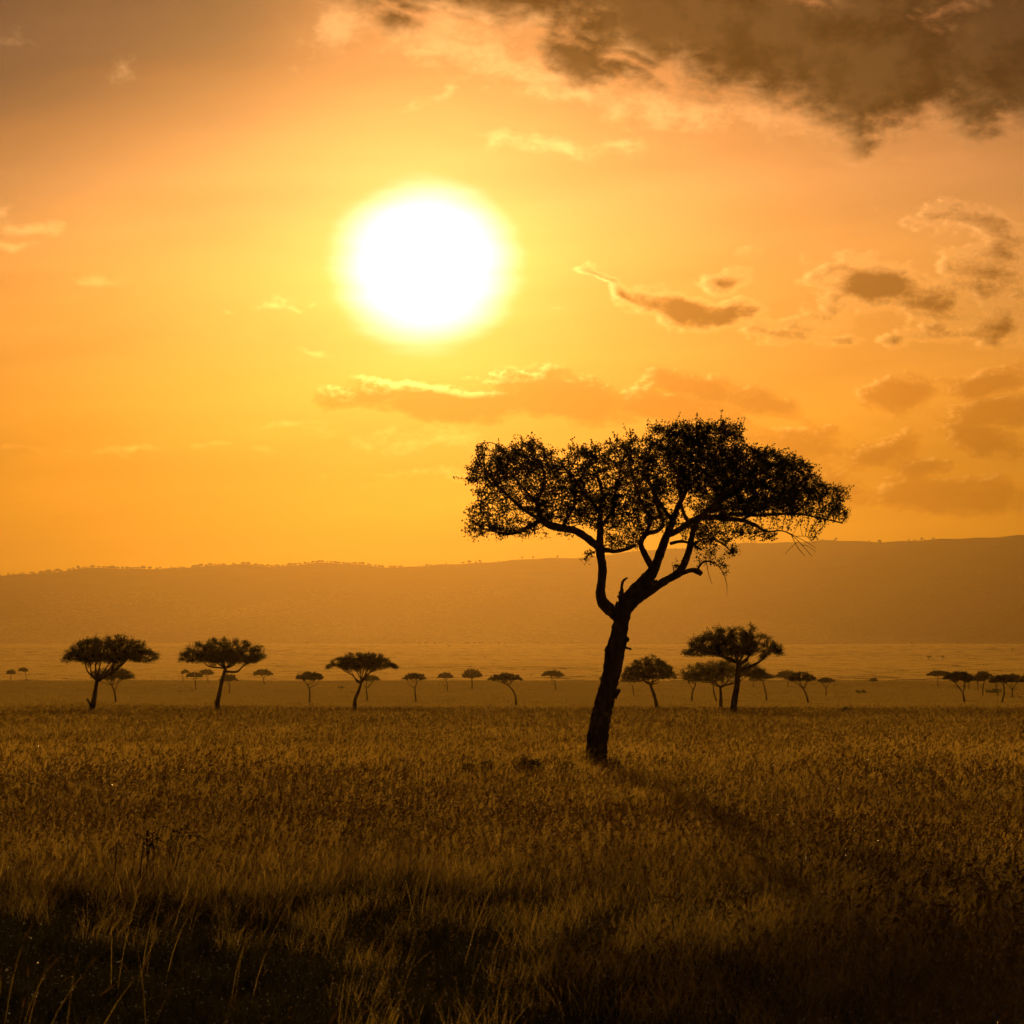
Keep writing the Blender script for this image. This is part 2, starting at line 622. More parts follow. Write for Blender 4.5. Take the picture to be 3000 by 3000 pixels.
_x = nd(nt, 'ShaderNodeMix', data_type='RGBA')
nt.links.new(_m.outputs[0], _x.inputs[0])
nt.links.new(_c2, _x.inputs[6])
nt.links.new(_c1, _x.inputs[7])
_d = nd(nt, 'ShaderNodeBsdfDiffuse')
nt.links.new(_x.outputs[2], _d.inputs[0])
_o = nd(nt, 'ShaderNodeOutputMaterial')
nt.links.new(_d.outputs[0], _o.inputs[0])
M_feather = rough_mat('dark_feathers', [(0.3, (0.02, 0.017, 0.014)), (0.7, (0.05, 0.04, 0.03))], 40.0)

# ------------------------------------------------------------------ terrain
PROF = [(-300, 0.0), (0, 0.0), (22, 0.0), (40, -0.01), (66, -0.155), (110, -0.75), (187, -2.41), (300, -4.80), (505, -8.86), (760, -12.6),
        (1070, -15.40), (1250, -17.0), (1450, -22.0), (2000, -44.0), (2600, -49.0), (3000, -43.2), (3700, -38.0), (4200, -35.9), (4700, -42.0),
        (5400, -48.0), (6000, -44.0), (6800, -33.0), (7600, -23.2), (8000, -22.2), (8400, -24.0), (14000, -24.0)]
_px = [p[0] for p in PROF]
_pz = [p[1] for p in PROF]
_pm = []
for i in range(len(PROF)):
    if i in (0, len(PROF) - 1):
        _pm.append(0.0)
        continue
    a = (_pz[i] - _pz[i - 1]) / (_px[i] - _px[i - 1])
    b = (_pz[i + 1] - _pz[i]) / (_px[i + 1] - _px[i])
    _pm.append(0.0 if a * b <= 0 else 2 * a * b / (a + b))


def prof(y):
    y = min(max(y, _px[0]), _px[-1] - 1)
    i = 0
    while _px[i + 1] <= y:
        i += 1
    h = _px[i + 1] - _px[i]
    t = (y - _px[i]) / h
    return ((2 * t ** 3 - 3 * t ** 2 + 1) * _pz[i] + (t ** 3 - 2 * t ** 2 + t) * h * _pm[i]
            + (-2 * t ** 3 + 3 * t ** 2) * _pz[i + 1] + (t ** 3 - t ** 2) * h * _pm[i + 1])


GRASS = 0.40      # the profile is what shows: the tops of the grass


def ground_z(x, y):
    a = 0.0
    if y > 2500:
        k = min(1.0, (y - 2500) / 1000)
        a = k * (1.0 * math.sin(x / 410 + 1.0 + y / 900) + 0.4 * math.sin(x / 170 + y / 300))
    elif y > 60:
        a = min(1.0, (y - 60) / 400) * (0.13 * math.sin(x / 21 + y / 90 + 1) + 0.08 * math.sin(x / 7.3 + y / 40) * min(1.0, 300 / y)) 
    else:
        a = 0.03 * math.sin(x * 0.9) * math.sin(y * 0.55)
    return prof(y) + a - GRASS


_ys = [20 + 0.5 * k for k in range(int(1240 / 0.5))]
_yp = [HORIZON + (CAMZ - prof(y)) / y * FPX for y in _ys]


def dist_of(py):
    """distance at which the ground shows at this height in the photograph"""
    for k in range(len(_ys)):
        if _yp[k] <= py:
            return _ys[k]
    return _ys[-1]


rows = sorted(set([-250, -150, -60, -20, 0] + [round(4 * 1.055 ** k, 2) for k in range(1, 150) if 4 * 1.055 ** k < 11900] + [11900] + [y for y in (1250, 4200, 8000)]))
cols = [0.0]
st = 3.0
while cols[-1] < 5600:
    cols.append(cols[-1] + st)
    st *= 1.10
cols[-1] = 5900.0
cols = [-c for c in reversed(cols[1:])] + cols
gv = [(x, y, ground_z(x, y) if y > 0 else -GRASS) for y in rows for x in cols]
nc = len(cols)
gf = [(j * nc + i, j * nc + i + 1, (j + 1) * nc + i + 1, (j + 1) * nc + i) for j in range(len(rows) - 1) for i in range(nc - 1)]
tag(obj('ground', gv, gf, M_soil, smooth=True), 'grassy savanna plain rolling away to the far hills', 'ground', kind='structure')

# the escarpment
RIDGE = [(-9000, 1690), (-3000, 1680), (-1200, 1692), (-500, 1684), (0, 1686), (93, 1682), (170, 1677), (233, 1663), (310, 1663), (372, 1669), (466, 1667), (543, 1661), (700, 1654), (808, 1660),
         (916, 1649), (1056, 1654), (1150, 1662), (1273, 1657), (1475, 1643), (1708, 1632), (1940, 1609), (2174, 1593), (2407, 1584),
         (2562, 1587), (2718, 1583), (3000, 1568), (3800, 1568), (6000, 1575), (12000, 1600)]
YR = 10900.0


def ridge_py(px):
    for (a, pa), (b, pb) in zip(RIDGE, RIDGE[1:]):
        if a <= px <= b:
            t = (px - a) / (b - a)
            return pa + (pb - pa) * t
    return RIDGE[-1][1]


def ridge_z(x):
    px = 1500 + x / YR * FPX
    return CAMZ + (HORIZON - ridge_py(px)) / FPX * YR + 2.0 * math.sin(x / 60.0) + 1.5 * math.sin(x / 23.0 + 1)


hx = np.arange(-5600, 5601, 28.0)
hy = np.concatenate([np.arange(7950, 11000, 90.0), np.array([10960.0, 11100.0, 11300.0, 11600.0])])
hy = np.sort(np.unique(np.append(hy, YR)))


def hill_z(x, y):
    rz = ridge_z(float(x))
    if y > YR:
        return rz - (y - YR) * 0.09
    t = (y - 7950) / (YR - 7950)
    gul = (12 * math.sin(x / 230 + y / 700) + 6 * math.sin(x / 90 - y / 420) + 8 * math.sin(x / 520 + 2)) * math.sin(math.pi * t)
    return -22.5 + (rz + 22.5) * t * (0.70 + 0.30 * t) + gul


hv = [(x, y, hill_z(x, y)) for y in hy for x in hx]
nx = len(hx)
hf = [(j * nx + i, j * nx + i + 1, (j + 1) * nx + i + 1, (j + 1) * nx + i) for j in range(len(hy) - 1) for i in range(nx - 1)]
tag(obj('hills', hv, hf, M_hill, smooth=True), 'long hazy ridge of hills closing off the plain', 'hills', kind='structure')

# scrub and small trees along the crest of the ridge: too far to count
sv, sf = [], []


def blob(cx, cy_, cz, rx, rz_, seed):
    r_ = random.Random(seed)
    base_ = len(sv)
    k = 7
    for lvl, (f, h) in enumerate(((0.55, -0.6), (1.0, 0.0), (0.8, 0.55))):
        for i in range(k):
            a = 2 * math.pi * i / k
            q = f * r_.uniform(0.75, 1.2)
            sv.append((cx + math.cos(a) * rx * q, cy_ + math.sin(a) * rx * q, cz + h * rz_ * r_.uniform(0.8, 1.2)))
    sv.append((cx, cy_, cz + rz_ * r_.uniform(0.85, 1.25)))
    for l in range(2):
        for i in range(k):
            sf.append((base_ + l * k + i, base_ + l * k + (i + 1) % k, base_ + (l + 1) * k + (i + 1) % k, base_ + (l + 1) * k + i))
    for i in range(k):
        sf.append((base_ + 2 * k + i, base_ + 2 * k + (i + 1) % k, base_ + 3 * k))


rr = random.Random(3)
for i in range(900):
    px = rr.uniform(-250, 3250)
    dense = 1.0 if px < 1180 else 0.13
    dense *= 0.35 + 0.65 * (math.sin(px / 47.0) * math.sin(px / 19.0 + 1) * 0.5 + 0.5) + (0.5 if 90 < px < 420 or 560 < px < 1000 else 0)
    if rr.random() > dense:
        continue
    y = YR + rr.uniform(-60, 25)
    x = (px - 1500) / FPX * y
    h = rr.choice([3, 3.5, 4, 4.5, 5, 6, 8]) * rr.uniform(0.8, 1.15)
    blob(x, y, ridge_z(x) + h * 0.55, h * rr.uniform(0.7, 1.5), h * 0.7, i)
for px in (1405, 1530, 1562, 2395, 2450, 2700):
    x = (px - 1500) / FPX * YR
    blob(x, YR, ridge_z(x) + 7.5, 6.5, 3.5, px)
    blob(x, YR, ridge_z(x) + 3.0, 1.4, 4.5, px + 1)
tag(obj('ridge_scrub', sv, sf, M_weed), 'fringe of scrub and tiny trees along the crest of the hazy ridge', 'scrub', kind='stuff')


# ------------------------------------------------------------------ tree building
def tube(verts, faces, pts, rads, sides, wob=0.0, r_=None, cap=True):
    base_ = len(verts)
    n = len(pts)
    prev = None
    for i in range(n):
        d = (pts[min(i + 1, n - 1)] - pts[max(i - 1, 0)])
        if d.length < 1e-6:
            d = Vector((0, 0, 1))
        d.normalize()
        if prev is None:
            ref = Vector((0, 1, 0)) if abs(d.y) < 0.9 else Vector((1, 0, 0))
            u = d.cross(ref).normalized()
        else:
            u = (prev - d * prev.dot(d))
            u = u.normalized() if u.length > 1e-5 else d.orthogonal().normalized()
        prev = u
        w = d.cross(u)
        for k in range(sides):
            a = 2 * math.pi * k / sides
            q = rads[i] * (1 + (r_.uniform(-wob, wob) if wob else 0))
            verts.append(pts[i] + (u * math.cos(a) + w * math.sin(a)) * q)
    for i in range(n - 1):
        for k in range(sides):
            k2 = (k + 1) % sides
            faces.append((base_ + i * sides + k, base_ + i * sides + k2, base_ + (i + 1) * sides + k2, base_ + (i + 1) * sides + k))
    if cap:
        faces.append(tuple(base_ + (n - 1) * sides + k for k in range(sides)))
        faces.append(tuple(base_ + k for k in reversed(range(sides))))


def smooth_path(pts, rads, n):
    """Catmull-Rom resampling of a traced limb"""
    out_p, out_r = [], []
    m = len(pts)
    for i in range(m - 1):
        p0, p1, p2, p3 = pts[max(i - 1, 0)], pts[i], pts[i + 1], pts[min(i + 2, m - 1)]
        for k in range(n):
            t = k / n
            out_p.append(0.5 * ((2 * p1) + (p2 - p0) * t + (2 * p0 - 5 * p1 + 4 * p2 - p3) * t * t + (3 * p1 - p0 - 3 * p2 + p3) * t ** 3))
            out_r.append(rads[i] + (rads[i + 1] - rads[i]) * t)
    out_p.append(pts[-1])
    out_r.append(rads[-1])
    return out_p, out_r


def colonise(seeds, attract, step, kill, infl, iters, r_, jit=0.25):
    """grows twigs from seed points towards the attraction points; returns nodes and parents"""
    nodes = [Vector(s) for s in seeds]
    par = [-1] * len(nodes)
    att = [Vector(a) for a in attract]
    for it in range(iters):
        if not att:
            break
        kd = kdtree.KDTree(len(nodes))
        for i, p in enumerate(nodes):
            kd.insert(p, i)
        kd.balance()
        pull = {}
        keep = []
        for a in att:
            co, i, d = kd.find(a)
            if d < kill:
                continue
            keep.append(a)
            if d < infl:
                v = (a - co) / d
                if i in pull:
                    pull[i] += v
                else:
                    pull[i] = v.copy()
        att = keep
        if not pull:
            break
        for i, v in pull.items():
            if v.length < 1e-4:
                v = Vector((r_.uniform(-1, 1), r_.uniform(-1, 1), r_.uniform(-1, 1)))
            v = v.normalized() + Vector((r_.uniform(-jit, jit), r_.uniform(-jit, jit), r_.uniform(-jit, jit) * 0.8))
            nodes.append(nodes[i] + v.normalized() * step)
            par.append(i)
    return nodes, par


def twig_mesh(nodes, par, nseed, r0, expo, rmax, sides):
    n = len(nodes)
    kids = [[] for _ in range(n)]
    for i in range(nseed, n):
        kids[par[i]].append(i)
    acc = [0.0] * n
    for i in range(n - 1, nseed - 1, -1):
        acc[i] = acc[i] if kids[i] else r0 ** expo
        acc[par[i]] += acc[i]
    rad = [min(rmax, (a if a > 0 else r0 ** expo) ** (1 / expo)) for a in acc]
    verts, faces = [], []
    start = []
    for i in range(nseed):
        start += [(i, k) for k in kids[i]]
    while start:
        p, c = start.pop()
        chain = [p, c]
        while kids[c]:
            ks = sorted(kids[c], key=lambda q: -acc[q])
            for q in ks[1:]:
                start.append((c, q))
            c = ks[0]
            chain.append(c)
        rr_ = [rad[q] for q in chain]
        rr_[0] = rad[chain[1]] * 1.05
        rr_[-1] *= 0.5
        tube(verts, faces, [nodes[q] for q in chain], rr_, sides, cap=False)
    tips = [i for i in range(nseed, n) if not kids[i]]
    return verts, faces, rad, tips


def leaf_quads(centres, size, aspect, spread, per, rng, up=0.3):
    c = np.repeat(np.asarray(centres, dtype=np.float64), per, axis=0)
    n = len(c)
    c = c + rng.normal(0, 1, (n, 3)) * spread
    a = rng.normal(0, 1, (n, 3))
    a[:, 2] += up
    a /= np.linalg.norm(a, axis=1, keepdims=True)
    b = np.cross(a, rng.normal(0, 1, (n, 3)))
    b /= np.linalg.norm(b, axis=1, keepdims=True)
    s = (size * rng.uniform(0.6, 1.35, n))[:, None]
    L, W = a * s * 0.5, b * s * 0.5 * aspect
    return np.stack([c - L, c + W - L * 0.1, c + L, c - W - L * 0.1], axis=1)


# ------------------------------------------------------------------ the big tree
YT = 66.0
HS = 1260 / 1932.0


def hp(u, v, dep=0.0):
    """point of the big tree from its traced outline, at its own depth"""
    return at(1300 + u * HS, 1180 + v * HS, YT + dep)


MPP = HS / FPX * YT                              # metres per traced unit
tree_base = Vector((at(1300 + 685 * HS, 2220, YT).x, YT, ground_z(at(1300 + 685 * HS, 2220, YT).x, YT)))
hero = empty('acacia_tree', tree_base)
tag(hero, 'large spreading acacia tree with forked leaning trunk, by far the biggest tree on the plain', 'tree')
hr = random.Random(21)


def hobj(name, V, F, m, parent=hero, smooth=True, off=None):
    off = tree_base if off is None else off
    return obj(name, [Vector(v) - off for v in V], F, m, parent, smooth)


def limb_mesh(paths, sides=12, sub=5, wob=0.05):
    V, F, pts_all = [], [], []
    for path in paths:
        P = [hp(u, v, d) for (u, v, r, d) in path]
        Rr = [r * MPP for (u, v, r, d) in path]
        P, Rr = smooth_path(P, Rr, sub)
        Rr = [q * hr.uniform(0.94, 1.06) for q in Rr]
        tube(V, F, P, Rr, sides, wob, hr)
        pts_all.append((P, Rr))
    return V, F, pts_all


TRUNK = [[(690, 1700, 60, 0), (688, 1640, 55, 0), (686, 1590, 50, 0), (690, 1520, 47, 0), (700, 1450, 46, 0), (716, 1370, 44, 0), (738, 1280, 41, 0), (757, 1200, 40, 0),
          (770, 1120, 44, 0), (783, 1060, 38, 0), (796, 990, 36, 0), (803, 940, 40, 0), (812, 900, 38, 0)]]
LIMB_L = [[(795, 965, 30, 0), (768, 945, 30, -0.02), (737, 922, 28, -0.08), (711, 890, 25, -0.15), (704, 850, 22, -0.2), (710, 800, 20, -0.25), (713, 740, 20, -0.3), (706, 690, 20, -0.35),
           (700, 650, 22, -0.4), (702, 600, 15, -0.45), (703, 540, 13, -0.5), (704, 480, 11, -0.5), (712, 410, 9, -0.45), (690, 330, 7, -0.4), (660, 270, 4, -0.3)],
          [(703, 655, 16, -0.4), (670, 628, 18, -0.5), (630, 598, 17, -0.6), (585, 573, 17, -0.7), (530, 563, 17, -0.8), (475, 548, 17, -0.9), (442, 525, 16, -1.0), (425, 480, 12, -1.0), (424, 430, 10, -0.9), (445, 385, 9, -0.8), (452, 340, 6, -0.7), (440, 270, 4, -0.6)],
          [(442, 525, 12, -1.0), (395, 550, 9, -1.3), (340, 578, 8, -1.5), (280, 590, 6, -1.7), (220, 575, 4, -1.8), (160, 560, 3, -1.9)],
          [(442, 525, 11, -1.0), (390, 500, 8, -0.8), (330, 455, 7, -0.5), (270, 400, 5, -0.2), (220, 350, 4, 0.1)],
          [(430, 460, 8, -1.0), (380, 410, 6, -1.3), (330, 350, 5, -1.5), (280, 280, 4, -1.7)],
          [(704, 660, 13, -0.4), (735, 662, 11, -0.2), (765, 668, 9, 0.0), (800, 662, 9, 0.2), (835, 652, 8, 0.4), (862, 640, 6, 0.5)],
          [(703, 560, 10, -0.45), (735, 520, 9, -0.1), (765, 470, 8, 0.2), (770, 400, 7, 0.5), (790, 330, 5, 0.8)],
          [(704, 500, 9, -0.5), (665, 440, 8, -0.9), (610, 380, 6, -1.2), (570, 310, 4, -1.4)],
          [(530, 563, 9, -0.8), (560, 510, 8, -0.4), (590, 450, 7, 0.0), (580, 380, 5, 0.5), (560, 310, 4, 0.8)],
          [(290, 250, 3, -1.0), (255, 205, 2.2, -1.0), (225, 182, 1.8, -1.0), (185, 178, 1.5, -1.0), (150, 186, 1.0, -1.0)]]
LIMB_R = [[(808, 935, 36, 0), (828, 895, 36, 0.02), (855, 855, 34, 0.05), (895, 808, 31, 0.1), (930, 770, 27, 0.15), (958, 715, 21, 0.2), (980, 655, 19, 0.25), (1000, 600, 18, 0.3), (1028, 530, 15, 0.35),
           (1055, 460, 12, 0.4), (1085, 400, 10, 0.5), (1100, 320, 8, 0.6), (1110, 240, 5, 0.6), (1120, 170, 3, 0.6)],
          [(1005, 595, 15, 0.3), (1055, 572, 14, 0.5), (1100, 540, 14, 0.7), (1150, 517, 15, 0.9), (1210, 515, 13, 1.1), (1270, 522, 11, 1.2), (1340, 528, 10, 1.3), (1400, 550, 8, 1.4), (1450, 578, 5, 1.5), (1520, 575, 3, 1.5), (1570, 600, 2, 1.5), (1610, 640, 1.5, 1.5), (1655, 690, 0.8, 1.5)],
          [(1560, 590, 2, 1.5), (1590, 650, 1.5, 1.4), (1625, 690, 0.8, 1.3)], [(1540, 580, 2, 1.5), (1600, 610, 1.4, 1.6), (1670, 650, 0.8, 1.7)], [(1595, 620, 1.4, 1.5), (1560, 650, 1.1, 1.4), (1535, 680, 0.7, 1.3)],
          [(1580, 600, 1.5, 1.5), (1625, 600, 1.2, 1.4), (1650, 620, 0.7, 1.3)], [(1610, 640, 1.2, 1.5), (1640, 645, 1.0, 1.6), (1672, 672, 0.6, 1.7)],
          [(1210, 515, 11, 1.1), (1300, 500, 9, 1.5), (1400, 505, 8, 1.9), (1500, 500, 7, 2.0), (1600, 500, 5, 2.0), (1700, 520, 4, 1.9), (1790, 540, 3, 1.8)],
          [(1150, 517, 12, 0.9), (1200, 470, 10, 0.9), (1270, 430, 8, 0.8), (1340, 370, 7, 0.7), (1400, 300, 5, 0.6), (1440, 240, 3, 0.6)],
          [(1340, 528, 8, 1.3), (1420, 470, 7, 1.0), (1500, 420, 6, 0.7), (1590, 370, 5, 0.5), (1660, 320, 3, 0.3)],
          [(940, 745, 18, 0.15), (918, 708, 15, 0.0), (897, 668, 13, -0.15), (885, 635, 12, -0.3), (895, 605, 12, -0.4), (920, 585, 11, -0.5), (960, 575, 10, -0.6), (985, 540, 8, -0.8), (960, 470, 7, -1.0), (940, 400, 6, -1.2), (900, 320, 4, -1.3)],
          [(905, 595, 9, -0.45), (930, 530, 8, -0.7), (900, 470, 7, -0.9), (870, 400, 6, -1.0), (850, 330, 4, -1.1)],
          [(1028, 530, 10, 0.35), (990, 480, 9, 0.7), (960, 430, 7, 1.1), (930, 370, 6, 1.4), (910, 300, 4, 1.6)],
          [(1085, 400, 9, 0.5), (1140, 340, 8, 0.2), (1190, 280, 6, 0.0), (1230, 200, 4, -0.2), (1250, 130, 3, -0.3)],
          [(1020, 632, 8, 0.3), (1060, 623, 7, 0.1), (1095, 627, 6, -0.1), (1130, 642, 5, -0.2), (1158, 660, 6, -0.3)],
          [(925, 812, 10, 0.1), (942, 803, 7, 0.1), (960, 800, 4, 0.1)]]
LIMB_F = [[(830, 915, 30, 0), (862, 885, 26, -0.1), (900, 862, 22, -0.2), (950, 828, 19, -0.35), (1005, 794, 17, -0.5), (1050, 768, 18, -0.6), (1077, 730, 17, -0.7), (1100, 670, 15, -0.8), (1112, 620, 14, -0.9),
           (1122, 570, 12, -1.0), (1140, 530, 11, -1.1), (1190, 480, 9, -1.3), (1250, 420, 7, -1.5), (1330, 360, 6, -1.7), (1420, 320, 4, -1.8)],
          [(1052, 772, 14, -0.6), (1085, 760, 10, -0.6), (1115, 752, 11, -0.6), (1140, 758, 14, -0.6), (1160, 770, 10, -0.6)],
          [(1122, 570, 9, -1.0), (1080, 500, 8, -1.3), (1060, 420, 6, -1.6), (1050, 330, 5, -1.8), (1060, 250, 3, -1.9)],
          [(1140, 748, 5, -0.6), (1160, 720, 5, -0.7), (1190, 712, 4, -0.8), (1230, 730, 2.6, -0.9), (1258, 770, 1.8, -1.0), (1272, 820, 1.2, -1.0), (1272, 868, 0.7, -1.0)],
          [(1105, 655, 6, -0.85), (1150, 620, 5, -1.1), (1200, 610, 4, -1.3), (1260, 640, 3, -1.4), (1300, 680, 2, -1.5)],
          [(1180, 715, 2, -0.75), (1188, 760, 1.4, -0.75), (1205, 815, 0.7, -0.75)],
          [(1190, 480, 7, -1.3), (1290, 470, 6, -1.6), (1390, 470, 5, -1.8), (1490, 450, 4, -1.9), (1580, 430, 3, -1.9)]]
SNAG = [[(815, 905, 22, -0.12), (800, 875, 17, -0.15), (800, 850, 10, -0.15), (800, 825, 6, -0.15), (806, 800, 6, -0.15), (826, 786, 4, -0.15)],
        [(800, 885, 12, -0.15), (788, 873, 6, -0.15), (779, 868, 3, -0.15)],
        [(805, 870, 14, -0.15), (790, 852, 5, -0.15), (786, 848, 2, -0.15)]]
KNOBS = [[(806, 1075, 14, -0.1), (822, 1062, 13, -0.1), (830, 1055, 8, -0.1)], [(805, 1092, 8, -0.1), (826, 1103, 5, -0.1), (843, 1107, 5, -0.1)],
         [(760, 1310, 30, 0.0), (782, 1296, 13, 0.0), (793, 1290, 4, 0.0)], [(745, 1105, 26, 0.0), (728, 1112, 10, 0.0), (722, 1115, 3, 0.0)]]
V, F, _ = limb_mesh(TRUNK, 20, 6, 0.045)
trunk = hobj('trunk', V, F, M_bark)
for kp in KNOBS:
    V, F, _ = limb_mesh([kp], 9, 3, 0.08)
    hobj('branch_stub', V, F, M_bark, trunk)
V, F, _ = limb_mesh(SNAG, 8, 3, 0.16)
tag(hobj('dead_snag', V, F, M_bark), 'broken dead branch stub standing in the fork')
seeds, limbs_parts = [], []
for paths in (LIMB_L, LIMB_R, LIMB_F):
    V, F, allp = limb_mesh(paths, 10, 4, 0.06)
    limbs_parts.append(hobj('limb', V, F, M_bark))
    for P, Rr in allp:
        for p, q in zip(P, Rr):
            if q < 15 * MPP:
                seeds.append(p)

# crown: (u, v, ru, rv, depth, rdepth, density)
ENV = [(270, 310, 150, 120, -0.6, 1.5, 1.0), (370, 250, 130, 90, -0.3, 1.6, 1.0), (190, 330, 90, 100, -0.8, 1.3, 0.9), (470, 310, 130, 110, 0.0, 1.7, 0.8),
       (330, 440, 200, 60, -1.0, 1.3, 0.6), (210, 500, 120, 70, -1.4, 1.2, 0.9), (150, 560, 75, 55, -1.7, 0.9, 0.9), (330, 560, 140, 40, -1.4, 1.0, 0.8), (260, 590, 70, 30, -1.6, 0.8, 0.7),
       (660, 270, 110, 90, 0.0, 1.8, 0.85), (620, 400, 160, 90, 0.0, 1.8, 0.8), (560, 500, 170, 55, -0.6, 1.3, 1.0), (690, 470, 140, 70, 0.0, 1.5, 0.8), (430, 470, 130, 60, -0.8, 1.3, 0.8), (870, 480, 140, 60, 0.2, 1.5, 0.8),
       (850, 260, 130, 120, 0.0, 1.9, 0.85), (830, 420, 150, 90, 0.3, 1.7, 0.75), (790, 550, 140, 55, 0.2, 1.2, 0.9), (950, 530, 150, 50, -0.4, 1.3, 0.6),
       (1060, 200, 190, 120, 0.2, 1.9, 1.25), (1210, 190, 160, 110, 0.0, 1.9, 1.3), (1000, 350, 140, 100, 0.2, 1.8, 0.8), (1200, 330, 190, 110, 0.0, 2.2, 1.35),
       (1400, 300, 200, 110, 0.2, 2.0, 1.45), (1560, 310, 110, 90, 0.3, 1.6, 1.3), (1450, 420, 250, 80, 0.4, 2.0, 1.4), (1640, 400, 120, 65, 0.8, 1.6, 1.25),
       (1740, 420, 80, 60, 1.2, 1.1, 1.25), (1720, 480, 100, 55, 1.4, 1.1, 1.0), (1280, 470, 180, 50, 0.2, 1.8, 0.8), (1560, 490, 150, 40, 1.2, 1.3, 0.7), (1780, 500, 45, 40, 1.7, 0.6, 0.9),
       (1200, 600, 90, 55, -1.1, 0.8, 0.7), (1280, 650, 60, 45, -1.3, 0.6, 0.7), (1180, 680, 60, 35, -0.9, 0.6, 0.5), (1250, 740, 35, 40, -0.9, 0.35, 0.7), (1330, 580, 120, 40, 0.9, 0.9, 0.8), (1180, 560, 120, 40, 0.3, 1.0, 0.6),
       (1450, 600, 80, 30, 1.4, 0.6, 0.7), (790, 620, 75, 38, 0.3, 0.6, 1.6), (655, 680, 28, 40, -0.5, 0.3, 0.9), (540, 590, 60, 22, -0.8, 0.5, 0.5), (420, 605, 40, 18, -1.1, 0.4, 0.5), (1040, 715, 18, 18, -0.6, 0.2, 0.6),
       (1130, 120, 130, 50, 0.0, 1.2, 1.1), (1290, 130, 70, 50, -0.2, 1.0, 1.0), (960, 130, 60, 55, 0.3, 1.0, 0.8), (730, 190, 40, 40, 0.0, 0.8, 0.7), (610, 215, 60, 40, 0.2, 0.9, 0.7), (390, 185, 60, 40, -0.4, 0.9, 0.8)]
att = []
hrng = np.random.default_rng(5)
for (u, v, ru, rv, dep, rd, dens) in ENV:
    vol = 4.19 * ru * MPP * rv * MPP * rd
    for _ in range(int(vol * 135 * dens) + 4):
        while True:
            q = hrng.uniform(-1, 1, 3)
            if (q ** 2).sum() <= 1:
                break
        att.append(hp(u + q[0] * ru, v + q[1] * rv, dep + q[2] * rd))
nodes, par = colonise(seeds, att, 0.085, 0.12, 1.4, 60, hr, 0.35)
sprig = []
V, F, rad, tips = twig_mesh(nodes, par, len(seeds), 0.0055, 2.3, 0.05, 4)
ctr = hp(900, 480, 0)
for i in tips:
    if hr.random() < 0.30:
        p = nodes[i]
        d = ((p - ctr).normalized() + Vector((hr.uniform(-0.7, 0.7), hr.uniform(-0.7, 0.7), hr.uniform(-0.2, 0.9)))).normalized()
        L_ = hr.uniform(0.10, 0.30)
        q = [p, p + d * L_ * 0.5 + Vector((hr.uniform(-0.02, 0.02), 0, hr.uniform(-0.02, 0.02))), p + d * L_]
        tube(V, F, q, [0.005, 0.004, 0.002], 4, cap=False)
        sprig += [q[0].lerp(q[1], 0.5), q[1], q[1].lerp(q[2], 0.5), q[2]]
bare = [at(1300 + 1590 * HS, 1180 + 640 * HS, YT + 1.5)]
cen, ctip = [], []
full = hp(930, 500, 0)
tipset = set(tips)
for i in range(len(seeds), len(nodes)):
    p = nodes[i]
    if (p - bare[0]).length < 0.42:
        continue
    if rad[i] < 0.016:
        (ctip if i in tipset else cen).append(p)
        if p.x > full.x and p.z > full.z:
            cen += [p] if hr.random() < 0.45 else []
        elif hr.random() < 0.45:
            cen.append(p)
Q = np.concatenate([leaf_quads(cen, 0.051, 0.60, 0.042, 7, hrng), leaf_quads(ctip, 0.051, 0.60, 0.055, 14, hrng), leaf_quads(sprig, 0.050, 0.6, 0.020, 4, hrng)])
print('HERO nodes', len(nodes), 'leaves', len(Q), 'attr', len(att))
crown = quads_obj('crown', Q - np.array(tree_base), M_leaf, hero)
tag(crown, kind='stuff')
tag(hobj('twigs', V, F, M_bark, crown), kind='stuff')

# a small bird on a top twig
bp = hp(1253, 100, -0.3)
bird = empty('bird', bp)
tag(bird, 'small dark bird perched on the top twigs of the big acacia tree', 'bird')
bv, bf = [], []
tube(bv, bf, [Vector(p) for p in ((-0.035, 0, -0.075), (-0.022, 0, -0.05), (-0.005, 0, -0.01), (0.008, 0, 0.035), (0.016, 0, 0.062), (0.02, 0, 0.078), (0.022, 0, 0.094), (0.022, 0, 0.104))],
     [0.010, 0.026, 0.038, 0.034, 0.024, 0.025, 0.019, 0.006], 10)
obj('body', bv, bf, M_feather, bird, True)
bv, bf = [], []
tube(bv, bf, [Vector(p) for p in ((-0.02, 0, -0.045), (-0.045, 0, -0.10), (-0.06, 0, -0.14))], [0.014, 0.012, 0.009], 6)
obj('tail', bv, bf, M_feather, bird, True)
bv, bf = [], []
tube(bv, bf, [Vector(p) for p in ((0.038, 0, 0.082), (0.050, 0, 0.080), (0.062, 0, 0.076))], [0.006, 0.004, 0.001], 6)
obj('beak', bv, bf, M_feather, bird, True)
for s_ in (-1, 1):
    bv, bf = [], []
    tube(bv, bf, [Vector(p) for p in ((0.0, 0.012 * s_, -0.03), (0.006, 0.012 * s_, -0.06), (0.0, 0.012 * s_, -0.09))], [0.004, 0.003, 0.003], 5)
    obj('leg', bv, bf, M_feather, bird, True)


